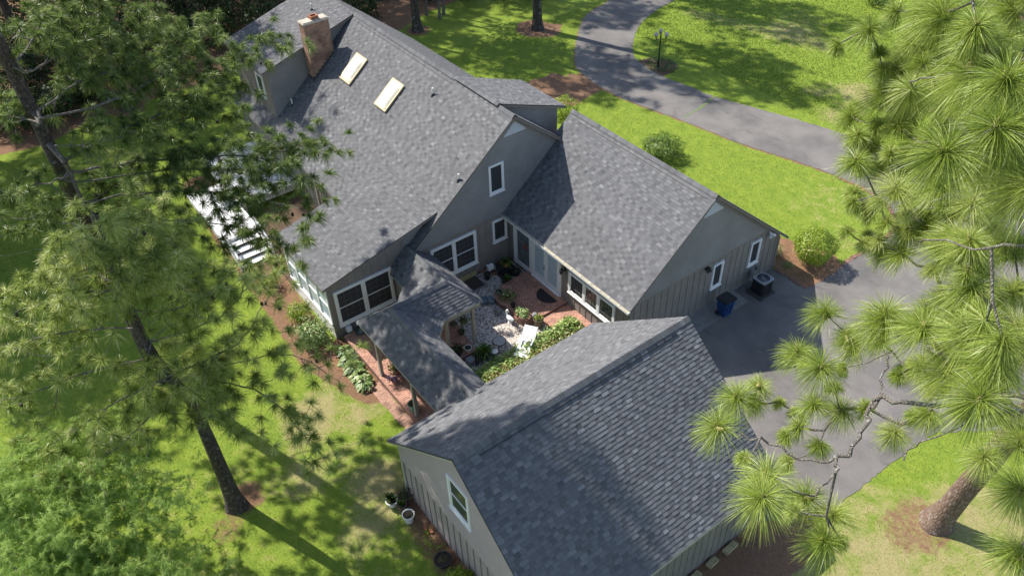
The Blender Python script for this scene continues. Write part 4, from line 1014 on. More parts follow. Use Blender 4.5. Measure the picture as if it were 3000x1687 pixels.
# --- the tall pine at the left
LIMBS_L = [
[(-3.41,-17.16,7.6),(-3.12,-15.42,7.8),(-3.16,-14.31,8.0),(-3.94,-13.33,8.4),(-4.25,-11.75,9.0)],
[(-3.71,-16.96,7.2),(-2.81,-15.17,6.6),(-1.52,-14.4,6.2),(-0.06,-14.26,5.6),(1.06,-14.07,5.2)],
[(-3.98,-17.12,8.8),(-3.62,-15.22,9.4),(-4.12,-14.08,10.0)],
[(-4.06,-17.24,9.4),(-4.57,-15.85,10.5),(-5.15,-15.6,12.0)],
[(-4.24,-17.12,11.0),(-5.37,-17.79,11.0),(-6.11,-19.23,10.6),(-6.49,-20.56,10.4)],
[(-4.06,-17.24,9.4),(-5.29,-18.47,9.2),(-6.33,-20.09,8.8),(-7.22,-21.38,8.6)],
[(-4.11,-17.23,8.0),(-5.23,-18.75,7.6),(-5.86,-20.62,7.2),(-6.6,-21.97,7.0)],
[(-3.63,-17.15,7.4),(-4.3,-18.76,6.8),(-4.28,-20.32,6.3),(-4.69,-21.76,6.0)],
[(-3.72,-16.86,6.8),(-3.46,-18.25,6.2),(-3.15,-19.76,5.8),(-3.35,-20.82,5.6)],
[(-3.57,-17.01,7.2),(-3.15,-13.96,7.0),(-2.2,-12.96,6.8),(-0.76,-12.52,6.4)],
[(-4.22,-17.15,11.7),(-4.88,-17.01,12.2),(-5.16,-17.6,12.2)],
[(-3.71,-16.96,7.2),(-2.52,-16.22,6.6),(-1.2,-16.0,6.0)]]
LIMBS_M = [
[(-9.21,-16.98,12.60),(-9.69,-14.81,12.80),(-10.37,-12.86,12.60),(-12.78,-10.21,12.40),(-14.25,-7.48,12.20)],
[(-9.69,-14.81,12.80),(-10.36,-11.92,12.00),(-12.20,-9.69,11.60)],
[(-9.41,-16.96,12.10),(-9.51,-14.54,11.60),(-8.67,-12.17,11.20),(-8.21,-9.86,10.80),(-7.61,-8.62,10.60)],
[(-9.30,-16.96,11.00),(-9.32,-14.92,10.60),(-8.21,-12.63,10.20),(-6.46,-10.91,9.80),(-5.24,-10.47,9.70)],
[(-9.32,-16.96,10.00),(-8.74,-15.01,9.80),(-7.19,-12.87,9.40),(-5.26,-11.52,9.00)],
[(-9.31,-16.96,14.00),(-11.37,-17.82,13.80),(-13.60,-18.58,13.50)],
[(-9.31,-16.97,12.00),(-10.22,-18.34,11.60),(-10.61,-19.58,11.40)],
[(-9.32,-16.96,10.00),(-11.64,-18.15,9.60),(-13.26,-19.73,9.40)],
[(-9.30,-17.02,14.40),(-11.59,-15.04,14.00),(-13.19,-13.02,13.40),(-15.56,-10.78,13.00)],
[(-9.57,-16.95,15.40),(-12.10,-14.53,15.00),(-14.86,-11.84,14.60)],
[(-9.30,-16.95,16.00),(-12.49,-15.33,15.80),(-14.96,-13.47,15.50)],
[(-9.22,-17.02,14.20),(-9.67,-15.09,13.80),(-11.70,-12.70,13.20),(-15.79,-9.34,12.80)],
[(-9.27,-16.99,13.20),(-8.83,-15.61,13.00),(-9.17,-14.14,12.80)],
[(-9.32,-16.95,9.00),(-9.52,-15.45,8.80),(-9.21,-13.91,8.40)],
[(-9.25,-16.97,10.70),(-10.45,-15.64,10.60),(-10.41,-13.96,10.20)],
]
DEAD_M = [
[(-9.34,-16.95,8.80),(-11.10,-18.09,8.60),(-12.15,-19.90,8.40),(-12.79,-20.77,8.20)],
[(-9.34,-16.95,9.30),(-11.45,-17.73,9.30),(-12.40,-19.60,9.00),(-13.00,-20.48,8.80)],
]
ADD_L = [
[(-3.89,-17.00,12.00),(-3.49,-16.26,12.80),(-3.63,-16.04,13.20)],
[(-3.89,-17.00,12.00),(-4.14,-17.21,12.50),(-4.68,-17.58,12.60)],
[(-3.91,-17.02,11.30),(-3.69,-15.74,11.80),(-3.45,-15.10,11.50)],
[(-3.90,-17.00,11.00),(-4.53,-18.21,11.00),(-5.07,-19.48,10.80),(-5.45,-20.31,10.60)],
[(-3.90,-17.00,10.00),(-2.89,-15.69,10.20),(-3.63,-14.11,10.20)],
[(-4.03,-16.99,10.40),(-5.34,-17.50,11.00),(-6.28,-18.15,11.00)],
[(-3.86,-17.02,11.20),(-3.47,-16.21,11.80),(-3.62,-15.44,12.20)],
[(-4.03,-17.03,8.70),(-3.20,-15.50,9.00),(-3.38,-14.23,9.30),(-4.07,-13.68,9.40)],
]
LIMBS_L = LIMBS_L + ADD_L
def build_left_pine():
    root = thing('pine_tree', 'light green bushy pine on the left lawn, its dark leaning trunk in view below', 'tree', (-3.6,-16.66,0))
    path_ = [(-3.6,-16.66,0),(-3.59,-16.66,6),(-4.0,-17.08,7.8),(-4.1,-17.2,9.4),(-4.3,-17.1,11.5),(-4.6,-16.9,13.2)]
    t1, r1_ = limb_tips(LIMBS_L, 9, 0.58, 0.38, start=0.18); t2 = crown_tips((-4.6,-16.9,11.3), 2.5, 1.8, 120); t3 = crown_tips((-3.3,-16.9,7.4), 1.7, 1.3, 85); t1 = np.concatenate([t1, t2, t3]); r1_ = np.concatenate([r1_, RG.uniform(0.32,0.44,205)])
    make_pine(root, path_, 0.29, 0.06, LIMBS_L, t1, r1_, 110, 0.012, 'needles', 'bark', droop=0.34)
    mb = MB()
    for i in range(14):
        L = LIMBS_L[rnd.randrange(len(LIMBS_L))]; p = Vector(L[-2]).lerp(Vector(L[-1]), rnd.random())+Vector((rnd.gauss(0,.3),rnd.gauss(0,.3),-0.15))
        mb = MB(); mb.ball(p, 0.055, 8, 0.5, 1, 1, 1.5); mb.build('cone', MT['oldcone'], root)
build_left_pine()
def build_dark_pine():
    root = thing('pine_tree', 'pine in the upper left, needles darkened for shade, limbs reaching over the deck to the roof', 'tree', (-12.0,-16.8,0))
    LIMBS_M.append([tuple((np.array(a)+np.array(b_))/2+np.array([0,0,0.2])) for a, b_ in zip(LIMBS_M[2][:4], LIMBS_M[3])])
    t1, r1_ = limb_tips(LIMBS_M, 13, 0.66, 0.38, start=0.20); t2 = crown_tips((-9.3,-17.2,24.4), 3.3, 5.4, 950); t4 = crown_tips((-9.3,-18.7,23.6), 2.7, 5.6, 480); t2 = np.concatenate([t2, t4]); r2_ = RG.uniform(0.48,0.65,1430)
    make_pine(root, [(-12.0,-16.8,0),(-10.4,-17.0,14),(-9.3,-17.2,28)], 0.30, 0.10, LIMBS_M+DEAD_M, np.concatenate([t1, t2]), np.concatenate([r1_, r2_]), 110, 0.0135, 'needles_shaded', 'bark', droop=0.34)
    mb = MB()
    for i in range(16):
        L = LIMBS_M[rnd.randrange(5)]; p = Vector(L[-2]).lerp(Vector(L[-1]), rnd.random())+Vector((rnd.gauss(0,.3),rnd.gauss(0,.3),-0.2)); mb = MB(); mb.ball(p, 0.06, 8, 0.5, 1, 1, 1.4); mb.build('cone', MT['oldcone'], root)
build_dark_pine()

# --- pine beside the drive (trunk in view, crown above the frame)
def build_right_pine():
    root = thing('pine_tree', 'thick red-barked pine standing on straw beside the asphalt apron', 'tree', (12.87,3.33,0))
    tips = crown_tips((13.8,4.2,20), 4.5, 5.5, 420); R = RG.uniform(0.4,0.6,420)
    make_pine(root, [(12.87,3.33,0),(13.3,3.6,4),(13.9,4.0,10),(14.0,4.2,26)], 0.40, 0.14, [], tips, R, 50, 0.02, 'needles', 'bark_red', seg=1)
build_right_pine()

# --- near pine reaching in from the right; its trunk stands outside the frame
NEAR = [(13.14,-9.5,22.55,.48),(12.19,-6.37,21.02,.46),(13.09,-7.69,22.08,.48),(12.65,-6.11,21.22,.46),(11.23,-6.99,20.67,.22),(11.53,-6.95,20.46,.42),(11.75,-6.77,20.58,.4),(11.54,-7.11,20.14,.47),(12.04,-6.78,20.29,.46),(13.94,-10.21,22.34,.48),(13.14,-8.11,21.09,.48),(14.59,-10.51,22.37,.48),(14.79,-10.95,22.38,.48),(11.67,-7.29,19.7,.27),(11.9,-7.13,19.78,.31),(12.54,-6.82,19.82,.4),(12.28,-7.07,19.57,.37),(12.43,-7.0,19.58,.33),(11.75,-7.45,19.37,.2),(12.05,-7.36,19.27,.31),(12.52,-7.11,19.33,.42),(13.0,-8.85,19.92,.48),(15.07,-11.1,21.95,.48),(12.1,-7.75,18.65,.27),(14.34,-7.79,19.15,.48),(14.11,-9.42,19.85,.48),(12.9,-7.76,18.16,.37),(12.79,-7.58,18.46,.33),(12.97,-7.43,18.57,.31),(12.72,-7.39,18.76,.27),(12.53,-7.85,18.25,.24),(12.41,-7.98,18.16,.2),(13.76,-7.02,18.76,.37),(13.4,-7.61,18.1,.24),(13.49,-6.79,19.26,.46),(12.35,-6.4,20.8,.4),(12.68,-6.36,20.62,.46),(13.81,-8.13,20.58,.48),(13.0,-6.81,19.52,.47),(13.16,-7.17,18.84,.37),(12.77,-6.62,20.01,.47),(12.46,-6.68,20.15,.44),(13.01,-6.58,19.92,.47),(11.83,-6.54,21.01,.42),(12.27,-6.24,21.24,.47),(11.48,-6.6,21.26,.37),(13.48,-7.76,21.55,.48),(11.56,-6.77,20.78,.33),(12.09,-6.57,20.67,.44),(14.0,-8.07,20.59,.48),(14.64,-9.82,19.82,.48),(14.44,-8.1,18.44,.48),(14.1,-10.43,19.31,.48),(13.65,-7.96,17.54,.47),(12.49,-8.75,17.21,.45),(12.96,-8.71,17.02,.34),(13.11,-8.76,16.89,.4),(12.51,-9.29,16.65,.45),(13.35,-10.07,17.47,.48),(13.37,-8.49,17.06,.32),(15.14,-10.87,19.95,.48),(15.27,-9.81,19.61,.48),(14.0,-8.35,16.97,.34),(14.24,-8.37,16.86,.3),(14.14,-8.09,17.2,.32),(14.31,-8.14,17.09,.26),(12.39,-9.91,16.16,.34),(12.32,-10.44,16.16,.48),(12.49,-10.11,15.96,.3),(12.92,-11.7,16.97,.48),(13.17,-9.54,16.14,.4),(13.53,-9.36,16.15,.4),(13.2,-9.87,15.84,.26),(13.15,-10.08,15.69,.22),(13.62,-9.84,15.71,.28),(13.41,-10.27,15.45,.24),(14.52,-8.68,16.46,.38),(14.32,-9.09,16.13,.36),(15.7,-11.54,19.92,.48),(14.57,-12.98,18.26,.48),(14.14,-12.28,17.63,.48),(14.08,-10.87,15.85,.48),(14.51,-10.76,15.82,.48),(14.76,-11.36,15.96,.48),(16.6,-10.36,17.02,.48),(15.43,-8.61,16.32,.4),(15.39,-8.1,16.85,.45),(13.87,-8.6,16.75,.2),(14.4,-8.43,16.76,.22),(15.03,-7.89,17.17,.36),(15.9,-9.83,18.22,.48),(16.23,-10.22,17.78,.48),(13.77,-9.11,16.29,.24),(14.9,-8.37,17.94,.48),(13.77,-7.71,17.8,.45),(14.79,-7.96,17.15,.4),(14.68,-8.35,18.87,.48)]
NL = [[(17.9,-8.6,19.2),(16.36,-10.09,19.4),(15.7,-9.88,18.88),(15.06,-10.03,18.14),(14.3,-10.14,17.69),(14.19,-9.85,17.86),(14.01,-9.56,17.93)],
[(14.3,-10.14,17.69),(14.25,-10.23,17.62),(14.43,-10.56,17.39),(14.45,-11.02,17.14),(13.97,-11.25,16.98),(13.44,-11.4,16.95),(13.12,-11.58,16.82)],
[(14.45,-11.02,17.14),(14.53,-11.31,17.14),(14.63,-11.77,17.28)],
[(17.9,-8.6,22.0),(15.81,-11.0,21.86),(15.34,-10.9,21.33),(14.72,-10.6,20.82),(13.95,-10.0,20.16)],
[(17.9,-8.6,23.2),(15.18,-10.6,23.1),(14.66,-10.3,22.8),(13.9,-9.6,22.2),(12.61,-8.6,21.2)],
[(17.9,-8.6,19.8),(16.83,-10.2,19.6),(15.89,-10.4,19.2),(15.3,-10.77,18.48),(15.1,-10.95,17.95)],
[(17.9,-8.6,22.4),(15.56,-10.4,22.3),(14.87,-9.6,21.6),(13.61,-8.6,20.7),(12.43,-7.6,19.9)],
[(17.9,-8.6,17.6),(16.2,-8.5,17.4),(15.0,-8.4,17.2),(14.0,-8.3,17.3)],
[(17.9,-8.6,20.6),(15.5,-8.2,20.4),(13.6,-7.4,20.0),(12.2,-6.9,20.2)]]
def build_near_pine():
    root = thing('pine_tree', 'pine with bright long-needled sprays filling the right side, hanging over the garage', 'tree', (18.2,-8.5,0))
    N = np.array(NEAR); rg = np.random.default_rng(77); hi = N[(N[:,2] > 18.3) & (N[:,1] > -12)]
    ex = np.concatenate([hi+np.concatenate([np.clip(rg.normal(size=(len(hi),3))*0.36, -0.6, 0.6), np.zeros((len(hi),1))],1) for _ in range(2)]); ex[:,3] = np.clip(ex[:,3]*rg.uniform(0.65,1.0,len(ex)), 0.2, 0.5)
    sm = N[rg.integers(0,len(N),46)].copy(); sm[:,:3] += np.clip(rg.normal(size=(46,3))*0.3,-.5,.5); sm[:,3] = rg.uniform(0.13,0.26,46); sm = sm[sm[:,1] > -12]
    N = np.concatenate([N, ex, sm]); tips = N[:,:3]; R = N[:,3]
    make_pine(root, [(18.2,-8.5,0),(18.0,-8.6,12),(17.9,-8.6,26)], 0.32, 0.13, NL, tips, R*1.0, 620, 0.0046, 'needles_near', 'bark', droop=0.34, rtip=0.0105, amax=2.0, seg=3, expo=2.15)
    mb = MB()   # buds and green cones
    for p, r_ in zip(tips, R):
        for k in range(3): mb.tube(p+RG.normal(size=3)*0.012, p+RG.normal(size=3)*0.02+np.array([0,0,0.06]), 0.011, 0.006, 6)
    mb.build('buds', MT['cone'], root)['kind'] = 'stuff'
    for i in (0, 1, 5, 9, 15, 22, 55, 66, 69, 81):
        p = tips[i]+RG.normal(size=3)*0.03; d = norm(RG.normal(size=3)+np.array([0.3,-0.3,0.4])); a = Vector(p); d = Vector(d)
        rot = d.to_track_quat('Z','Y').to_matrix(); mb = MB(); mb.lathe(a, [(0.004,0),(0.028,0.02),(0.036,0.06),(0.030,0.11),(0.012,0.15),(0.002,0.16)], 10, 0.5, rot); mb.build('cone', MT['cone'], root)
build_near_pine()

# --- feathery conifer at the lower left
def build_feathery():
    root = thing('conifer_tree', 'feathery light green conifer in the lower left corner', 'tree', (-4.6,-24.2,0))
    rg = np.random.default_rng(21); limbs = []
    ends = [(-1.4,-18.3,4.6),(-4.9,-19.0,4.6),(-3.2,-18.3,5.0),(0.2,-19.6,3.6),(0.4,-18.9,3.0),(-2.4,-20.0,5.6),(-4.6,-21.0,6.0),(-1.2,-21.2,5.2),(0.4,-20.6,3.6),(-6.2,-20.2,4.0),(-3.4,-22.4,6.2),(-0.4,-22.4,4.6),(1.0,-21.6,3.0),(-6.8,-22.6,4.5),(-2.2,-18.9,3.2),(-0.6,-19.4,2.4),(-4.4,-19.6,3.2),(0.9,-20.2,2.2)]
    for e in ends:
        z0 = min(6.5, e[2]-0.2+rg.uniform(-0.5,0.3)); s = np.array([-4.6,-24.2,z0]); e = np.array(e); limbs.append([tuple(s), tuple(s+(e-s)*0.5+np.array([0,0,0.35])), tuple(e)])
    tips, R = limb_tips(limbs, 52, 0.62, 0.17, rg, 0.2, 0.5)
    tp = trunk_pts(None, [(-4.6,-24.2,0),(-4.6,-24.2,7.5)], 0.2, 0.04); mb = MB(); trunk_mesh(mb, tp); mb.build('trunk', MT['bark'], root, True)
    ed, ax = branch_net(tp, limbs, tips, 0.0035, rg, 2.2); v, q = tubes(ed, 4); np_mesh('limbs', v, q, np.full(len(q), .5), MT['limb'], root)
    parts = []
    for k in range(3):
        a2 = norm(norm(ax)+rg.normal(size=ax.shape)*0.4); parts.append(needles(tips-a2*0.12*k, a2, R*rg.uniform(0.7,1.1,len(R)), 26, 0.012, rg, 0.15, 0.3, 1.3, 0.8, 0.2, 1))
    v, q, tt = cat(parts); np_mesh('crown', v, q, tt, MT['cypress'], root)
build_feathery()

# --- tall pines at the wood edge, crowns high above the frame
far_specs = [(-52.4,1.8,0.36,24),(-36.0,11.5,0.33,23),(-30.2,18.8,0.36,25),(-38.0,-10.2,0.34,24),(-57,-9,0.36,25),(-61,3,0.36,25),(-53,10,0.33,24),(-47.5,-14,0.33,24),(-45,19,0.33,23),(-45.5,6,0.3,22),(-33,29,0.36,24),(-22,46,0.34,24),(-52,-19,0.35,24),(-42,-21,0.3,22),(-66,-4,0.36,25),(-64,12,0.36,25),(-56,17,0.35,24),(-50,-2,0.36,25),(-58,-16,0.36,25),(-66,-14,0.36,25),(-31,-24,0.3,21),(-36,-22.5,0.3,22),(-28,-23.2,0.3,20),(-39,-23.5,0.3,23),(-34,-21.2,0.3,22),(-24.5,-22.8,0.3,19)]  # last pines, unseen on the left, are added to shade the lawn
far_labels = ['pine trunk rising behind the upper left roof corner','pine trunk among the leaf litter left of the drive','straight pine trunk in a mulch ring beside the curved drive','dark pine trunk on the back lawn edge behind the tall left pine']
def build_far_pine(first=[None]):
    protos = []
    for i, (x, y, r0, h) in enumerate(far_specs):
        lab = far_labels[i] if i < 4 else 'tall pine past the lawn, largely out of view, there for its shade'
        root = thing('pine_tree', lab, 'tree', (x, y, 0), 'pines at the wood edge')
        if i < 3:
            mb = MB(); trunk_mesh(mb, trunk_pts(None, [(x,y,0),(x+rnd.uniform(-.4,.4),y+rnd.uniform(-.4,.4),h)], r0, 0.1)); tr = mb.build('trunk', MT['bark'], root, True)
            tips = crown_tips((x,y,h-7), 4.5, 7.0, 520); R = RG.uniform(0.6,0.95,520); ax = norm(RG.normal(size=(520,3))+np.array([0,0,.6]))
            v, q, tt = needles(tips, ax, R, 44, 0.042, seg=1); cr = np_mesh('crown', v, q, tt, MT['needles_far'], root); protos.append((tr, cr))
        else:
            for s in protos[i % 3]:
                o = s.copy(); COL.objects.link(o); o.parent = root; sc = h/24
                o.rotation_euler = (0,0,i*1.3); o.scale = (1,1,sc)
build_far_pine()
for i, (x, y) in enumerate([(-36.8,14.1),(-37.3,14.8),(-38.0,13.6)]):
    root = thing('slender_tree', 'slim bare tree trunk in the leaf litter beside two others at the top edge', 'tree', (x,y,0), 'slim trunks in the leaf litter')
    mb = MB(); trunk_mesh(mb, trunk_pts(None, [(x,y,0),(x-0.3+i*0.3,y+0.2,9)], 0.10, 0.04), 8); mb.build('trunk', MT['limb'], root, True)
    v, q, tt = leaves(*blob((x,y,9.5), 2.4, 1500, 0.22)[:3], 0.5); np_mesh('crown', v, q, tt, MT['leaf_dark'], root)

# --- shrubs
def shrub(name, label, cat_, c, r, n, size, mat, squash=0.85, trunk=None, group=None, lump=0.12, fill=0.6, aspect=0.5, cz=None):
    x, y = c; root = thing(name, label, cat_, (x, y, 0), group); cz = r*squash*0.95 if cz is None else cz
    p, nr, s, a = blob((x,y,cz), r, n, size, squash=squash, lump=lump, fill=fill); k = p[:,2] > 0.02; 
    v, q, tt = leaves(p[k], nr[k], s[k], aspect); tt = np.clip(0.15+0.6*tt+0.25*np.random.default_rng(int(n)).normal(size=len(tt))*0.4+0.15, 0, 1)
    np_mesh('foliage', v, q, tt, MT[mat], root)
    mb = MB()
    for i in range(trunk or 3):
        a = i*2.1; mb.tube((x+0.06*math.cos(a),y+0.06*math.sin(a),-0.02), (x+0.4*r*math.cos(a),y+0.4*r*math.sin(a),cz), 0.04, 0.02, 6)
    mb.build('stem', MT['bark'], root); return root
shrub('round_bush', 'large clipped round bush between the drive and the house corner', 'bush', (0.75,11.85), 1.02, 9000, 0.085, 'leaf_bright', 0.86, 4, lump=0.10, fill=0.72, cz=1.18)
shrub('round_bush', 'clipped round bush on the lawn behind the wing roof', 'bush', (-10.95,13.05), 1.12, 7000, 0.09, 'leaf', 0.62, 4, lump=0.2, fill=0.66, cz=0.74)
shrub('variegated_shrub', 'pale leafy shrub at the corner of the white window wall', 'shrub', (-9.6,-10.35), 0.85, 2600, 0.12, 'variegated', 0.8, group=None, lump=0.3, fill=0.35)
shrub('leafy_shrub', 'yellow-green shrub below the white window wall, left of the pale shrub', 'shrub', (-11.6,-10.2), 0.6, 1500, 0.10, 'leaf_bright', 0.9, lump=0.3, fill=0.3)
shrub('leafy_shrub', 'twiggy brown-green shrub beside the white deck stairs', 'shrub', (-14.6,-10.3), 0.55, 900, 0.09, 'leaf', 0.8, lump=0.3, fill=0.3)
shrub('leafy_shrub', 'bright green bush at the foot of the garage wall, bottom of the picture', 'shrub', (4.35,-11.75), 0.5, 1500, 0.11, 'leaf_bright', 0.8, lump=0.2, fill=0.4)
shrub('flowering_shrub', 'small grey-green plant with white specks at the front wing corner', 'plant', (-0.9,11.1), 0.42, 500, 0.08, 'variegated', 0.8, fill=0.3)
shrub('flowering_shrub', 'grey-green clump in the mulch below the round bush', 'plant', (0.2,10.75), 0.26, 260, 0.07, 'variegated', 0.8, fill=0.3)
shrub('leafy_shrub', 'bright shrub peeping over the main roof ridge', 'shrub', (-18.2,11.6), 0.9, 2200, 0.10, 'leaf_bright', 0.9, lump=0.15)
shrub('leafy_shrub', 'shrub at the mulch edge in the top right of the lawn', 'shrub', (-16.3,42.2), 1.2, 1800, 0.14, 'leaf', 0.8, lump=0.2)
hl = 'dark shrub in the shaded thicket beyond the back lawn'
for i, (x, y, r_) in enumerate([(-44.5,-8.5,1.9),(-44.2,-5.0,2.1),(-43.5,-1.8,1.8),(-47,-11.5,2.2),(-48,-6.5,2.6),(-47.5,-2,2.5),(-46,1.5,2.2),(-51,-10,2.8),(-52,-4,3.0),(-50.5,0.5,2.6),(-50,-15,2.6),(-56,-13,3.2),(-57,-5,3.2),(-55,2.5,3.0),(-40.5,15.5,1.5),(-41,9.5,1.6),(-48,7,2.4),(-42.5,2.2,1.8),(-42,5.6,1.7),(-41.5,-11.5,1.6),(-61,-10,3.4),(-60,0,3.4),(-62,-16,3.4),(-45,-15,2.2),(-52,6,2.8),(-58,8,3.2),(-44,12.5,2.0),(-40,-14,1.5),(-40.5,-17,1.6),(-42.5,-19.5,1.9),(-39,-15.6,1.2),(-41,-12.2,1.4)]):
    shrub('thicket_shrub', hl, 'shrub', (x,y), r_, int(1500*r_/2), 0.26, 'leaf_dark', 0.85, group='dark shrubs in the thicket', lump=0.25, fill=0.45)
for i, (x, y, r_) in enumerate([(-38.6,17.9,1.5),(-36.4,20.2,1.6),(-35.4,22.6,1.5)]):
    shrub('hedge_shrub', 'rounded green shrub at the top edge of the lawn left of the drive', 'shrub', (x,y), r_, 3200, 0.14, 'leaf', 0.8, group='green shrubs by the drive', lump=0.15, fill=0.6)

# --- ground cover: ivy bed against the garage
rg = np.random.default_rng(31); n = 17000
px = -3.62+3.2*rg.uniform(0,1,n)**1.25; py = rg.uniform(-6.6,-0.2,n); hgt = 0.30+0.10*fbm(px, py, 2.5, 8)+0.25*np.exp(-((px+3.0)/0.4)**2-((py+0.7)/0.5)**2); 
edge = px < (-3.45+0.12*np.sin(py*3)+0.08*rg.normal(size=n)); keep = ~(edge & (rg.uniform(size=n) < 0.7)); ze_ = np.where(px < -3.35, hgt*rg.uniform(0.2,1,n), hgt)
pos = np.stack([px,py,ze_+rg.normal(size=n)*0.035], 1)[keep]; nr = norm(rg.normal(size=(len(pos),3))*0.6+np.array([-0.2,-0.1,1]))
v, q, tt = leaves(pos, nr, rg.uniform(0.09,0.17,len(pos)), 0.75, rg=rg); 
tt = np.where(pos[:,0] > -2.9+0.25*rg.normal(size=len(pos)), tt*0.95*(rg.uniform(size=len(pos)) > 0.45)+0.05, 0.2+0.8*tt)
tag(np_mesh('ivy', v, q, tt, MT['ivy']), 'bed of variegated ivy between the garage roof and the courtyard gravel', 'ground cover', None, 'stuff')

# grass blades and straw needles on the ground
def scatter_blades(name, n, x0, x1, y0, y1, mat, keepf, hgt, wid, label, flat=False, seed=1):
    rg = np.random.default_rng(seed); x = rg.uniform(x0,x1,n); y = rg.uniform(y0,y1,n)
    i = np.clip(((x-gx0)/st).round().astype(int),0,nx-1); j = np.clip(((y-gy0)/st).round().astype(int),0,ny-1)
    k = keepf(x, y, straw[i,j], dry[i,j], rg) & ~in_poly(x, y, DRIVE)
    for b_ in BLD: k &= ~((x > b_[0]) & (x < b_[2]) & (y > b_[1]) & (y < b_[3]))
    x, y = x[k], y[k]; dr = dry[i,j][k]; N = len(x); a = rg.uniform(0,2*np.pi,N); z = 0.0
    h = hgt*rg.uniform(0.6,1.3,N); w_ = wid*rg.uniform(0.7,1.3,N); lean = rg.normal(size=(N,2))*(0.5 if not flat else 3.0)*h[:,None]
    p = np.stack([x,y,np.full(N,-0.01 if not flat else 0.005)],1); s = np.stack([np.cos(a),np.sin(a),np.zeros(N)],1)*w_[:,None]*0.5
    if flat:
        tip = p+np.stack([np.cos(a+1.57)*h*3,np.sin(a+1.57)*h*3,rg.uniform(0.0,0.03,N)],1)
    else: tip = p+np.concatenate([lean, h[:,None]],1)
    v = np.stack([p-s,p+s,tip+s*0.3,tip-s*0.3],1).reshape(-1,3); q = np.arange(N*4).reshape(N,4)
    tt = np.clip(rg.normal(0.45,0.17,N)+fbm(x,y,0.8,3)*0.12+dr*0.7,0,1)
    tag(np_mesh(name, v, q, tt, MT[mat]), label, 'ground cover' if flat else 'grass', None, 'stuff')
BLD = [(-29,-5.4,-9,7),(-9.1,-9.8,-0.05,10.3),(-0.1,-11.25,8.9,-2),(-14,-9.5,-9,-5),(-27.2,-11.1,-16.6,-5.4)]
def kg(x, y, s_, d_, rg): return (s_+0.35*fbm(x,y,3.0,12)+0.2*rg.normal(size=len(x))*0.5 < 0.42) & (rg.uniform(size=len(x)) > d_*1.4)
scatter_blades('grass', 430000, -31, 18, -24, 27, 'grassblade', kg, 0.042, 0.022, 'short mown bright green grass of the lawn', seed=2)
scatter_blades('grass', 90000, -30, 2, 24, 46, 'grassblade', kg, 0.06, 0.05, 'short mown bright green grass of the far lawn', seed=3)
def ks(x, y, s_, d_, rg): return s_ > 0.45
scatter_blades('pine_straw', 60000, -26, 15, -20, 20, 'strawblade', ks, 0.05, 0.010, 'fallen brown pine straw on the beds and under the trees', True, 4)
# low weeds in the lamp bed
rg = np.random.default_rng(41); n = 700; a = rg.uniform(0,6.28,n); r_ = np.sqrt(rg.uniform(0,1,n))*1.15
pos = np.stack([-19.6+r_*np.cos(a)*1.15,21.75+r_*np.sin(a)*0.85,0.03+rg.uniform(0,0.07,n)],1); v, q, tt = leaves(pos, norm(rg.normal(size=(n,3))*0.6+np.array([0,0,1])), rg.uniform(0.08,0.16,n), 0.5, rg=rg)
tag(np_mesh('bed_plants', v, q, tt*0.8, MT['leaf']), 'low green plants growing in the small bed around the lamp post', 'ground cover', None, 'stuff')

# ------------------------------------------------------------------ objects
def pot(name, label, c, r, h, mat, plant=None, pm='leaf', ps=0.09, pn=140, pr=None, group=None, rim=True, cat_='plant pot', soil=True, ph=None, squash=0.8):
    x, y, z = c; root = thing(name, label, cat_, (x,y,z), group); mb = MB()
    pf = [(r*0.7,0),(r*0.86,h*0.5),(r,h*0.93)] + ([(r*1.1,h*0.93),(r*1.1,h),(r*0.92,h)] if rim else [(r,h),(r*0.92,h)]) + [(r*0.9,h*0.86)]
    mb.lathe((x,y,z), pf, 20); mb.build('pot', MT[mat], root, False)
    mb = MB(); mb.lathe((x,y,z+h*0.86), [(r*0.9,0),(r*0.5,0.02),(0.01,0.03)], 14); mb.build('soil', MT['soil'], root)
    if plant:
        rg = np.random.default_rng(int(abs(x*97+y*31)*100) % 99999); pr = pr or r*1.3
        if plant == 'bush':
            p, nr, s, a_ = blob((x,y,z+h+(ph if ph is not None else pr*0.5)), pr, pn, ps, rg, squash, 0.3, 0.3)
            v, q, tt = leaves(p, nr, s, 0.5, rg=rg)
        elif plant == 'fern' or plant == 'spiky':
            n = pn; a = rg.uniform(0,6.28,n); el = rg.uniform(0.15,1.45,n) if plant == 'fern' else rg.uniform(0.6,1.5,n)
            d = np.stack([np.cos(a)*np.cos(el),np.sin(a)*np.cos(el),np.sin(el)],1); L = pr*rg.uniform(0.7,1.15,n); side = np.stack([-np.sin(a),np.cos(a),np.zeros(n)],1)*ps*0.5
            b0 = np.tile(np.array([x,y,z+h*0.9]),(n,1)); vs = []
            for k_, wv in ((0,0.5),(0.5,1.0),(0.8,0.7),(1.0,0.08)):
                p = b0+d*(L*k_)[:,None]+np.array([0,0,-1.0])*(L*k_*k_*(0.5 if plant == 'fern' else 0.12))[:,None]; vs += [p+side*wv,p-side*wv]
            v = np.stack(vs,1).reshape(-1,3); i_ = np.arange(n)[:,None]*8; q = np.concatenate([i_+np.array([[2*k,2*k+1,2*k+3,2*k+2]]) for k in range(3)],1).reshape(-1,4); tt = np.repeat(rg.uniform(0,1,n),3)
        np_mesh('plant', v, q, tt, MT[pm], root)
    return root
Z2 = 0.27
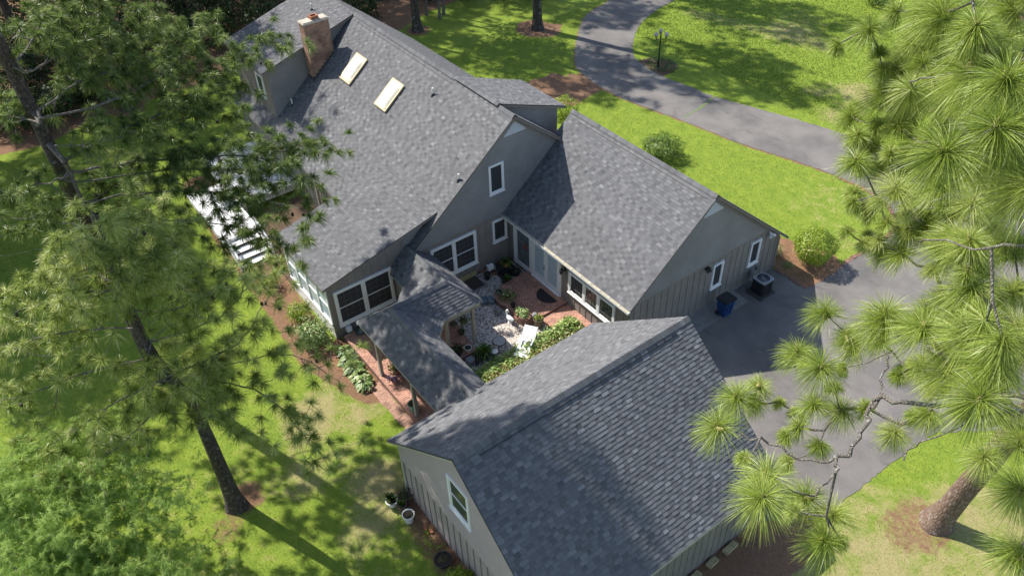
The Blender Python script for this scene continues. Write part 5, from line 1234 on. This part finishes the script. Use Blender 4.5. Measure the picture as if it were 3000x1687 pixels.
# corner stand with fern
s_ = thing('plant_stand', 'black stepped wooden plant stand in the courtyard corner', 'stand', (-8.25,-0.45,0))
mb = MB(); mb.box(-8.6,-0.85,0.34,-7.95,-0.1,0.40); mb.build('shelf', MT['black'], s_); mb = MB(); mb.box(-8.35,-0.95,0.0,-7.8,-0.3,0.2); mb.build('step', MT['black'], s_)
for x, y in ((-8.58,-0.83),(-8.0,-0.83),(-8.58,-0.15),(-8.0,-0.15)):
    mb = MB(); mb.box(x,y,0.0,x+0.05,y+0.05,0.335); mb.build('leg', MT['black'], s_)
pot('potted_fern', 'bright fern in a clay pot on the black corner stand', (-8.27,-0.45,0.40), 0.19, 0.26, 'terracotta', 'fern', 'leaf', 0.07, 90, 0.45)
o = MB(); o.box(-8.72,-1.3,0.30,-8.55,-0.98,0.58); o.box(-8.95,-1.2,0.36,-8.72,-1.1,0.42); tag(o.build('floodlight', MT['white']), 'white square floodlight low on the house wall beside a black pot', 'light')
pot('plant_pot', 'plain black pot standing against the house wall below the double window', (-8.42,-1.5,0.01), 0.17, 0.34, 'black')
pot('plant_pot', 'small clay pot under the white floodlight', (-8.5,-1.05,0.01), 0.12, 0.2, 'terracotta', 'bush', 'leaf_dark', 0.05, 40)
pot('plant_pot', 'dark pot of trailing plant beside the side panel of the French doors', (-7.75,-0.2,0.01), 0.22, 0.28, 'black', 'bush', 'leaf_dark', 0.07, 90, 0.26)
pot('plant_pot', 'wide dark bowl of spiky plant at the patio edge', (-7.45,-0.98,0.01), 0.26, 0.26, 'black', 'spiky', 'leaf', 0.04, 50, 0.4)
pot('plant_pot', 'long-stemmed trailing plant spilling over the low patio wall', (-6.35,-1.75,Z2), 0.18, 0.2, 'terracotta', 'bush', 'variegated', 0.13, 260, 0.42, squash=0.7, ph=0.05)
pot('plant_pot', 'low pot of grey-green succulents at the patio corner', (-6.95,-1.85,Z2), 0.16, 0.14, 'stone_grey', 'bush', 'variegated', 0.06, 60)
pot('plant_pot', 'small black pot on the patio wall between two plants', (-5.75,-1.9,Z2), 0.12, 0.2, 'black', 'bush', 'leaf_dark', 0.05, 40)
pl_ = thing('brick_planter', 'low brick planter of pale hostas in the curved patio wall', 'planter', (-4.95,-1.95,Z2))
mb = MB(); mb.lathe((-4.95,-1.95,-0.02), [(0.5,0),(0.5,0.45),(0.38,0.45),(0.38,0.36)], 18, sy=0.6); mb.build('box', MT['brick_wall'], pl_)
rg = np.random.default_rng(5); p, nr, s, a_ = blob((-4.95,-1.95,0.5), 0.42, 170, 0.15, rg, 0.35, 0.2, 0.2, 0.8); p[:,1] = -1.95+(p[:,1]+1.95)*0.65; v, q, tt = leaves(p, nr, s, 0.6, rg=rg); np_mesh('plant', v, q, 0.3+0.7*tt, MT['variegated'], pl_)
pot('barrel_planter', 'weathered wooden barrel planted with yellow-green leaves', (-4.15,-1.62,0.01), 0.24, 0.5, 'wood_dark', 'bush', 'leaf_bright', 0.09, 110, 0.24, cat_='planter', rim=False)
o = MB(); o.ball((-4.5,-1.55,0.43), 0.15, 14); o.lathe((-4.5,-1.55,0.26), [(0.12,0),(0.1,0.03)], 12); tag(o.build('stone_ball', MT['stone_grey'], None, True), 'grey stone ball on the patio edge behind the barrel', 'ornament')
# ornaments
f_ = thing('turtle_fountain', 'blue-grey stone basin with a raised figure at the patio wall', 'ornament', (-7.0,-2.5,0)); mb = MB()
mb.lathe((-7.1,-2.62,0.0), [(0.14,0),(0.23,0.06),(0.26,0.18),(0.19,0.18),(0.17,0.12)], 16); mb.build('basin', MT['stone_blue'], f_)
mb = MB(); mb.ball((-6.82,-2.42,0.2), 0.19, 12, 0.5, 1.2, 0.9, 0.9); mb.ball((-6.72,-2.35,0.42), 0.09, 10); mb.ball((-6.98,-2.35,0.3), 0.07, 8); mb.build('figure', MT['stone_blue'], f_, True)
f_ = thing('stone_statue', 'grey carved stone statue of a crouching creature on the gravel', 'statue', (-6.05,-2.55,0)); mb = MB()
mb.ball((-6.05,-2.55,0.14), 0.19, 12, 0.5, 1.1, 0.9, 0.8); mb.ball((-5.95,-2.6,0.32), 0.13, 12, 0.5, 1, 1, 1); mb.ball((-5.88,-2.66,0.40), 0.075, 10); mb.tube((-6.2,-2.5,0.1), (-6.32,-2.62,0.24), 0.07, 0.03, 8); mb.tube((-5.95,-2.75,0.0), (-5.98,-2.65,0.2), 0.05, 0.06, 8)
mb.tube((-5.9,-2.65,0.44), (-5.88,-2.7,0.53), 0.03, 0.01, 6); mb.build('body', MT['stone_grey'], f_, True)
sw = thing('swan_planter', 'white swan ornament standing on the white gravel', 'ornament', (-5.2,-2.5,0)); mb = MB()
mb.lathe((-5.2,-2.5,0.0), [(0.13,0),(0.11,0.05),(0.07,0.12),(0.1,0.2)], 12); mb.build('foot', MT['white'], sw)
mb = MB(); mb.ball((-5.18,-2.5,0.3), 0.17, 14, 0.5, 1.35, 0.8, 0.65); mb.tube((-4.98,-2.5,0.33), (-4.86,-2.5,0.42), 0.08, 0.02, 8)
pts = [(-5.36,-2.5,0.33),(-5.44,-2.5,0.42),(-5.46,-2.5,0.52),(-5.43,-2.5,0.62),(-5.38,-2.5,0.66)]
for a, b_ in zip(pts[:-1], pts[1:]): mb.tube(a, b_, 0.045, 0.04, 8)
mb.ball((-5.36,-2.5,0.66), 0.055, 10); mb.tube((-5.32,-2.5,0.65), (-5.24,-2.5,0.62), 0.025, 0.008, 6); mb.build('body', MT['white'], sw, True)
# chaise lounge
cl = thing('lounge_chair', 'white strapped lounge chair in the patch of sun on the gravel', 'lounge chair', (-3.75,-3.2,0))
ux = Vector((0.55,-0.83,0)).normalized(); uy = Vector((0.83,0.55,0)).normalized(); co = Vector((-4.05,-2.45,0)); mb = MB()
def slats(o, d, n, step, w_):
    for i in range(n): mb.obox(o+d*(i*step), d*(step*0.8), uy*w_, Vector((0,0,0.02)))
seat0 = co+ux*0.6+Vector((0,0,0.34)); slats(seat0, ux, 11, 0.1, 0.6); mb.build('seat', MT['white'], cl)
mb = MB(); bd = (-ux*0.8+Vector((0,0,0.55))).normalized(); slats(seat0, bd, 7, 0.1, 0.6); mb.build('backrest', MT['white'], cl)
mb = MB(); L0 = seat0-Vector((0,0,0.01)); mb.path([L0+bd*0.72, L0, L0+ux*1.12], 0.02); mb.path([L0+uy*0.6+bd*0.72, L0+uy*0.6, L0+uy*0.6+ux*1.12], 0.02); mb.build('frame', MT['white'], cl)
for k in (0.05, 1.0):
    for s2 in (0, 0.6):
        mb = MB(); mb.tube(L0+ux*k+uy*s2, Vector((*(L0+ux*k+uy*s2)[:2], 0)), 0.018, 0.018, 6); mb.build('leg', MT['white'], cl)
for s2 in (-0.03, 0.57):
    mb = MB(); mb.obox(L0+ux*0.0+uy*s2+Vector((0,0,0.2)), ux*0.45, uy*0.06, (0,0,0.025)); mb.build('armrest', MT['white'], cl)
tb = thing('side_table', 'small round glass-topped table with black legs beside the lounge', 'table', (-4.05,-3.85,0)); mb = MB()
mb.lathe((-4.1,-3.9,0.5), [(0.28,0),(0.29,0.012),(0.28,0.024)], 24); mb.build('tabletop', plain('table_glass', (0.34,0.33,0.31), 0.15, 0.1), tb)
mb = MB()
for k in range(24):
    a, b_ = 2*math.pi*k/24, 2*math.pi*(k+1)/24; mb.tube((-4.1+.3*math.cos(a),-3.9+.3*math.sin(a),.51), (-4.1+.3*math.cos(b_),-3.9+.3*math.sin(b_),.51), 0.018, 0.018, 6)
mb.build('rim', MT['black_metal'], tb)
for k in range(4):
    a = math.pi/4+math.pi/2*k; mb = MB(); mb.tube((-4.1+.27*math.cos(a),-3.9+.27*math.sin(a),.5), (-4.1+.3*math.cos(a),-3.9+.3*math.sin(a),0), 0.014, 0.014, 6); mb.build('leg', MT['black_metal'], tb)
o = thing('garden_lantern', 'small dark lantern with a white cap by the ivy', 'lantern', (-3.85,-4.35,0)); mb = MB(); mb.lathe((-3.85,-4.35,0), [(0.13,0),(0.12,0.05),(0.09,0.28),(0.1,0.33)], 12); mb.build('body', MT['stone_grey'], o)
mb = MB(); mb.lathe((-3.85,-4.35,0.33), [(0.16,0),(0.17,0.03),(0.05,0.09),(0.02,0.12)], 14); mb.build('cap', MT['white_dirty'], o)
o = MB()
for k in range(9): a = k*0.7; o.tube((-3.85+0.1*math.cos(a),-5.2+0.14*math.sin(a),0), (-3.85+0.16*math.cos(a),-5.2+0.2*math.sin(a),0.75+0.1*math.sin(k*3)), 0.014, 0.012, 5)
tag(o.build('stake_bundle', MT['black_metal']), 'bundle of upright black garden stakes beside the ivy', 'stakes')
o = MB(); o.box(-4.3,-5.6,0.01,-3.98,-5.3,0.3); o.box(-4.32,-5.62,0.3,-3.96,-5.28,0.33); tag(o.build('utility_box', MT['stone_grey']), 'small grey lidded box on the gravel beside the walkway post', 'box')
pot('potted_fern', 'large green fern in a dark pot next to the walkway post', (-4.1,-4.75,0.01), 0.26, 0.4, 'black', 'fern', 'leaf', 0.07, 130, 0.62)
pot('plant_pot', 'dark rounded plant in a black pot on the brick walkway edge', (-4.75,-5.75,0.28), 0.24, 0.3, 'black', 'bush', 'leaf_dark', 0.08, 260, 0.34)
pot('plant_pot', 'white bowl of dark soil on the brick walkway edge', (-4.68,-5.22,0.28), 0.17, 0.2, 'white_dirty')
pot('plant_pot', 'small green plant in a pot on the inner walkway edge', (-5.75,-4.85,0.28), 0.14, 0.16, 'black', 'bush', 'leaf', 0.07, 90, 0.24)
def hanging(label, x, y, z, r_, n):
    o = thing('hanging_basket', label, 'hanging basket', (x,y,z)); mb = MB(); mb.lathe((x,y,z-0.12), [(0.05,0),(0.15,0.06),(0.18,0.15),(0.15,0.15)], 14); mb.build('basket', MT['wood_dark'], o)
    rg = np.random.default_rng(n); p, nr, s, a_ = blob((x,y,z+0.05), r_, n, 0.08, rg, 0.8, 0.3, 0.3); v, q, tt = leaves(p, nr, s, 0.4, rg=rg); np_mesh('plant', v, q, tt, MT['leaf'], o)
    mb = MB()
    for k in range(3): a = k*2.1; mb.tube((x+.17*math.cos(a),y+.17*math.sin(a),z+.03), (x,y,2.28), 0.004, 0.004, 4)
    mb.build('chain', MT['black_metal'], o)
hanging('hanging basket of green plant beside the corner walkway post', -5.05, -5.1, 1.75, 0.27, 240)
hanging('small dark hanging pot under the walkway eave next to the inner post', -5.05, -5.62, 1.85, 0.15, 60)
m_ = MB(); n = 20; m_.poly([(-5.35+0.62*math.cos(math.pi+math.pi*k/n), -0.02+0.62*math.sin(math.pi+math.pi*k/n), Z2+0.012) for k in range(n+1)]); 
for k in range(n):
    a, b_ = math.pi+math.pi*k/n, math.pi+math.pi*(k+1)/n; m_.poly([(-5.35+0.62*math.cos(a),-0.02+0.62*math.sin(a),Z2+.001),(-5.35+0.62*math.cos(b_),-0.02+0.62*math.sin(b_),Z2+.001),(-5.35+0.62*math.cos(b_),-0.02+0.62*math.sin(b_),Z2+.012),(-5.35+0.62*math.cos(a),-0.02+0.62*math.sin(a),Z2+.012)])
tag(m_.build('doormat', plain('rubber_mat', (0.022,0.02,0.02), 0.95, 0.3, 20, bmp=0.4)), 'black half-round doormat on the bricks before the French doors', 'doormat')
m_ = thing('window_well', 'dark grated window well with a metal rim at the house wall', 'window well', (-8.4,-2.2,0)); mb = MB(); mb.box(-8.95,-2.6,0.02,-8.05,-1.88,0.05); mb.build('grate', plain('rusty_grate', (0.06,0.045,0.035), 0.8, 0.3, 20), m_)
mb = MB(); mb.box(-8.98,-2.64,0.01,-8.01,-2.6,0.09); mb.box(-8.98,-1.88,0.01,-8.01,-1.84,0.09); mb.box(-8.05,-2.6,0.01,-8.01,-1.88,0.09); mb.build('rim', MT['grey_metal'], m_)
st5 = MB(); cs = Vector((-7.62,0.285,1.62)); pts = []
for k in range(10): a = math.pi/2+k*math.pi/5; rr = 0.24 if k % 2 == 0 else 0.095; pts.append(cs+Vector((rr*math.cos(a),0,rr*math.sin(a))))
for k in range(10): st5.poly([cs+Vector((0,-0.05,0)), pts[(k+1)%10], pts[k]]); st5.poly([cs, pts[k], pts[(k+1)%10]])
tag(st5.build('star_ornament', MT['red']), 'rust-red five-pointed star hanging on the glazed door panel', 'ornament')
wl = thing('wall_lantern', 'black wall lantern beside the French doors', 'wall lamp', (-4.62,0.3,2.15)); mb = MB(); mb.box(-4.68,0.31,2.05,-4.56,0.345,2.35); mb.path([(-4.62,0.3,2.3),(-4.62,0.15,2.4),(-4.62,0.1,2.3)], 0.012); mb.build('bracket', MT['black_metal'], wl)
mb = MB(); mb.lathe((-4.62,0.1,1.98), [(0.05,0),(0.085,0.05),(0.10,0.22),(0.12,0.24),(0.05,0.31),(0.01,0.36)], 8); mb.build('housing', MT['black_metal'], wl)
# covered walk plants
pot('plant_pot', 'mixed green plants in a pot on the outer edge of the walkway', (-5.55,-8.35,0.28), 0.24, 0.24, 'terracotta', 'bush', 'leaf', 0.13, 260, 0.5)
pot('plant_pot', 'purple-leaved plant in a pot on the outer walkway edge', (-5.1,-8.8,0.28), 0.15, 0.18, 'terracotta', 'bush', 'purple', 0.10, 150, 0.27)
pot('plant_pot', 'green glazed pot beside the outer walkway post near the garage', (-3.25,-8.95,0.28), 0.21, 0.40, 'green_glaze', 'bush', 'leaf', 0.06, 40, 0.16, ph=0.0)
for i, (x, y, r_) in enumerate([(-8.2,-9.55,0.42),(-7.6,-9.7,0.48),(-7.0,-9.72,0.5),(-6.45,-9.75,0.46),(-5.95,-9.8,0.5)]):
    root = thing('hosta_plant', 'pale-edged hosta clump in the row along the covered walkway', 'plant', (x,y,0), 'hostas along the walkway'); rg = np.random.default_rng(i+60); n = 75
    a = rg.uniform(0,6.28,n); el = rg.uniform(0.1,1.3,n); d = np.stack([np.cos(a)*np.cos(el),np.sin(a)*np.cos(el),np.sin(el)],1); p = np.array([x,y,0.06])+d*r_*rg.uniform(0.35,0.75,n)[:,None]
    nr = norm(d*0.5+np.array([0,0,1.0])); t_ = norm(d-nr*np.sum(d*nr,1,keepdims=True)); b2 = np.cross(nr,t_); s = rg.uniform(0.2,0.32,n)[:,None]
    v = np.stack([p, p+t_*s*0.45+b2*s*0.27, p+t_*s+np.array([0,0,-0.04]), p+t_*s*0.45-b2*s*0.27],1).reshape(-1,3); np_mesh('leaf_rosette', v, np.arange(n*4).reshape(n,4), rg.uniform(0.1,1,n), MT['variegated'], root)
hr = thing('hose_reel', 'round wire hose hanger at the foot of the sunroom wall', 'hose reel', (-8.75,-8.45,0)); mb = MB()
for rr in (0.24,0.2,0.16):
    for k in range(20): a, b_ = 2*math.pi*k/20, 2*math.pi*(k+1)/20; mb.tube((-8.75+rr*math.cos(a),-8.45+rr*math.sin(a),0.30+rr*0.2), (-8.75+rr*math.cos(b_),-8.45+rr*math.sin(b_),0.30+rr*0.2), 0.02, 0.02, 6)
mb.build('hose', plain('green_hose', (0.05,0.09,0.06), 0.5), hr); mb = MB(); mb.lathe((-8.75,-8.45,0.28), [(0.2,0),(0.05,0.02),(0.04,0.2)], 12); mb.build('hub', MT['grey_metal'], hr)
o = MB(); o.box(-9.24,-8.95,0.30,-9.05,-8.7,0.55); o.box(-9.05,-8.93,0.31,-9.03,-8.72,0.54); tag(o.build('outlet_box', MT['white']), 'white outlet box low on the sunroom wall', 'box')
# pots along the garage wall
pot('plant_pot', 'pot of bushy grey-green plant at the garage corner', (0.15,-11.5,0.0), 0.22, 0.3, 'wood_dark', 'bush', 'leaf_dark', 0.08, 320, 0.36)
pot('plant_pot', 'white pot of spiky aloe by the garage corner', (0.02,-11.95,0.0), 0.22, 0.32, 'white_dirty', 'spiky', 'leaf_dark', 0.06, 45, 0.42)
pot('plant_pot', 'brown pot with a small green plant between the white pots', (0.42,-11.75,0.0), 0.18, 0.32, 'wood_dark', 'spiky', 'leaf', 0.07, 30, 0.26)
pot('plant_pot', 'white handled pot of dark seedlings on the straw beside the garage', (1.0,-11.8,0.0), 0.22, 0.42, 'white_dirty', 'bush', 'leaf_dark', 0.05, 60, 0.16, ph=-0.08)
pot('plant_pot', 'black tub of soil and weeds by the garage wall near the bottom edge', (3.25,-11.75,0.0), 0.30, 0.3, 'black', 'bush', 'leaf', 0.06, 70, 0.22, ph=-0.08)
for i, (x, y, n) in enumerate([(1.9,-11.65,60),(2.3,-11.75,45),(2.8,-11.55,60)]):
    rg = np.random.default_rng(i+80); pos = np.array([x,y,0.06])+rg.normal(size=(n,3))*np.array([0.16,0.12,0.05]); v, q, tt = leaves(pos, norm(rg.normal(size=(n,3))*0.6+np.array([0,0,1])), rg.uniform(0.06,0.12,n), 0.45, rg=rg)
    tag(np_mesh('seedling', v, q, tt, MT['leaf_bright']), 'small green seedlings in the pine straw along the garage wall', 'plant', 'seedlings along the garage wall')
for (x, y, l) in ((1.55,-11.55,'loose red brick lying flat by the garage wall'),(1.78,-11.42,'loose red brick propped against the garage wall')):
    o = MB(); o.obox((x,y,0.0), (0.2,-0.05,0.02), (0.03,0.1,0), (0,0,0.06)); tag(o.build('brick', MT['terracotta']), l, 'brick')
for i in range(8):
    y = -9.6+i*0.85; o = MB(); o.obox((8.95,y,-0.02), (0.22,0.04,0.02), (-0.03,0.5+0.1*math.sin(i*2),0), (0,0,0.16+0.03*math.sin(i)))
    tag(o.build('edging_stone', MT['straw_clay']), 'yellowish block in the row along the shaded garage wall', 'stone', 'blocks along the garage wall')
# right side: air conditioner, bin, boxes, lights
ac = thing('air_conditioner', 'black air conditioner with a grey grille top on a pad by the wing wall', 'air conditioner', (0.62,8.25,0)); mb = MB(); mb.box(0.13,7.72,0.0,1.1,8.74,0.09); mb.build('pad', plain('dark_pad', (0.05,0.05,0.048), 0.9), ac)
def rsq(cx_, cy_, a, rr, z): 
    out = []
    for (sx, sy, a0) in ((1,1,0),(-1,1,90),(-1,-1,180),(1,-1,270)):
        for k in range(5): an = math.radians(a0+k*22.5); out.append((cx_+sx*(a-rr)+rr*math.cos(an), cy_+sy*(a-rr)+rr*math.sin(an), z))
    return out
mb = MB(); lo, hi = rsq(0.62,8.25,0.36,0.1,0.09), rsq(0.62,8.25,0.36,0.1,0.86); N = len(lo)
for k in range(N): mb.poly([lo[k],lo[(k+1)%N],hi[(k+1)%N],hi[k]])
for k in range(10): 
    z = 0.16+k*0.065; a_, b2 = rsq(0.62,8.25,0.367,0.1,z), rsq(0.62,8.25,0.367,0.1,z+0.025)
    for j in range(N): mb.poly([a_[j],a_[(j+1)%N],b2[(j+1)%N],b2[j]])
mb.build('cabinet', MT['black'], ac)
mb = MB(); ou, inn = rsq(0.62,8.25,0.385,0.11,0.90), [(0.62+0.30*math.cos(math.radians(k*18)), 8.25+0.30*math.sin(math.radians(k*18)), 0.90) for k in range(20)]
for k in range(20):
    mb.poly([ou[k],ou[(k+1)%20],inn[(k+1)%20],inn[k]]); l2 = rsq(0.62,8.25,0.385,0.11,0.84); mb.poly([l2[k],l2[(k+1)%20],ou[(k+1)%20],ou[k]])
for rr in (0.1,0.17,0.24):
    for k in range(20): a, b_ = 2*math.pi*k/20, 2*math.pi*(k+1)/20; mb.tube((0.62+rr*math.cos(a),8.25+rr*math.sin(a),0.905), (0.62+rr*math.cos(b_),8.25+rr*math.sin(b_),0.905), 0.007, 0.007, 4)
mb.build('top_grille', MT['grey_metal'], ac)
mb = MB(); mb.lathe((0.62,8.25,0.70), [(0.31,0),(0.31,0.005)], 20); mb.build('fan_well', MT['stone_blue'], ac); mb = MB(); mb.lathe((0.62,8.25,0.78), [(0.1,0),(0.1,0.06),(0.06,0.09)], 14)
for k in range(3): a = k*2.094; mb.obox((0.62,8.25,0.76), (0.27*math.cos(a),0.27*math.sin(a),0), (-0.1*math.sin(a),0.1*math.cos(a),0.04), (0,0,0.008))
mb.build('fan', MT['stone_grey'], ac)
bn = thing('recycling_bin', 'blue wheeled recycling bin with a black lid against the wing wall', 'bin', (0.6,5.7,0)); mb = MB()
b0 = [(0.38,5.46,0.06),(0.80,5.46,0.06),(0.80,5.94,0.06),(0.38,5.94,0.06)]; b1 = [(0.32,5.36,0.98),(0.88,5.36,0.98),(0.88,6.04,0.98),(0.32,6.04,0.98)]
for k in range(4): mb.poly([b0[k],b0[(k+1)%4],b1[(k+1)%4],b1[k]])
mb.poly(b0[::-1]); mb.box(0.30,5.34,0.93,0.90,6.06,0.985)
for yy_ in (5.55,5.80): mb.obox((0.86,yy_-0.02,0.2), (-0.03,0,0), (0,0.04,0), (0.06,0,0.65))
mb.build('tub', MT['blue_bin'], bn)
mb = MB(); mb.box(0.28,5.32,0.988,0.93,6.08,1.02); mb.obox((0.32,5.36,1.02), (0.56,0,0), (0,0.68,0), (0,0,0.03)); mb.tube((0.26,5.45,1.0), (0.26,5.95,1.0), 0.02, 0.02, 8); mb.build('lid', MT['black'], bn)
for y in (5.40,5.93):
    mb = MB(); mb.tube((0.40,y,0.10), (0.40,y+0.07,0.10), 0.10, 0.10, 14); mb.build('wheel', MT['black'], bn)
o = thing('electrical_box', 'grey electrical disconnect box with a conduit above the air conditioner', 'utility box', (-0.2,8.45,0.5)); mb = MB(); mb.box(-0.27,8.33,0.42,-0.15,8.56,0.78); mb.build('cover', MT['grey_metal'], o); mb = MB(); mb.path([(-0.2,8.45,0.42),(-0.2,8.45,0.2),(0.0,8.4,0.12),(0.28,8.3,0.3)], 0.018); mb.build('conduit', MT['grey_metal'], o)
o = MB(); o.box(-0.27,8.82,0.52,-0.20,8.96,0.72); o.box(-0.2,8.84,0.54,-0.19,8.94,0.70); tag(o.build('outlet_box', MT['grey_metal']), 'small grey outlet box right of the electrical disconnect', 'box')
fl = thing('floodlight', 'white twin-head floodlight under the gable rake', 'light', (-0.2,9.28,2.62)); mb = MB(); mb.lathe((-0.25,9.28,2.6), [(0.06,0),(0.06,0.05)], 10, tilt=Matrix.Rotation(math.pi/2,3,'Y')); mb.build('base', MT['white'], fl)
for s2 in (-1, 1):
    mb = MB(); dv = Vector((0.6,0.6*s2,-0.5)).normalized(); mb.tube((-0.2,9.28,2.6), Vector((-0.2,9.28,2.6))+dv*0.1, 0.03, 0.035, 8); mb.tube(Vector((-0.2,9.28,2.6))+dv*0.1, Vector((-0.2,9.28,2.6))+dv*0.26, 0.045, 0.09, 10); mb.build('lamp_head', MT['white'], fl)
o = MB(); o.box(-0.26,4.87,2.60,-0.12,5.1,2.68); o.tube((-0.18,4.9,2.62), (-0.06,4.94,2.52), 0.05, 0.07, 10); o.tube((-0.18,5.07,2.62), (-0.06,5.03,2.52), 0.05, 0.07, 10); tag(o.build('wall_light', MT['black']), 'small black wall light above the near wing window', 'light')
# lamp post
lp = thing('lamp_post', 'black lamp post with three smoked globes in a small bed by the drive', 'street lamp', (-19.6,21.3,0)); mb = MB(); x, y = -19.6, 21.3
mb.lathe((x,y,0), [(0.13,0),(0.13,0.08),(0.09,0.14),(0.075,0.45),(0.055,0.5),(0.045,1.2),(0.038,2.05),(0.06,2.08),(0.04,2.14),(0.03,2.3),(0.015,2.42)], 12); mb.build('pole', MT['black_metal'], lp)
for k in range(3):
    a = math.radians(20+120*k); d = Vector((math.cos(a),math.sin(a),0)); c_ = Vector((x,y,0)); mb = MB()
    mb.path([c_+Vector((0,0,2.1)), c_+d*0.18+Vector((0,0,2.05)), c_+d*0.34+Vector((0,0,2.12)), c_+d*0.40+Vector((0,0,2.26))], 0.02, 6); mb.lathe(c_+d*0.40+Vector((0,0,2.24)), [(0.03,0),(0.085,0.05),(0.085,0.08)], 10); mb.build('arm', MT['black_metal'], lp)
    mb = MB(); mb.lathe(c_+d*0.40+Vector((0,0,2.31)), [(0.08,0),(0.135,0.10),(0.14,0.19),(0.10,0.29),(0.04,0.34),(0.01,0.36)], 14); mb.build('globe', MT['globe'], lp, True)
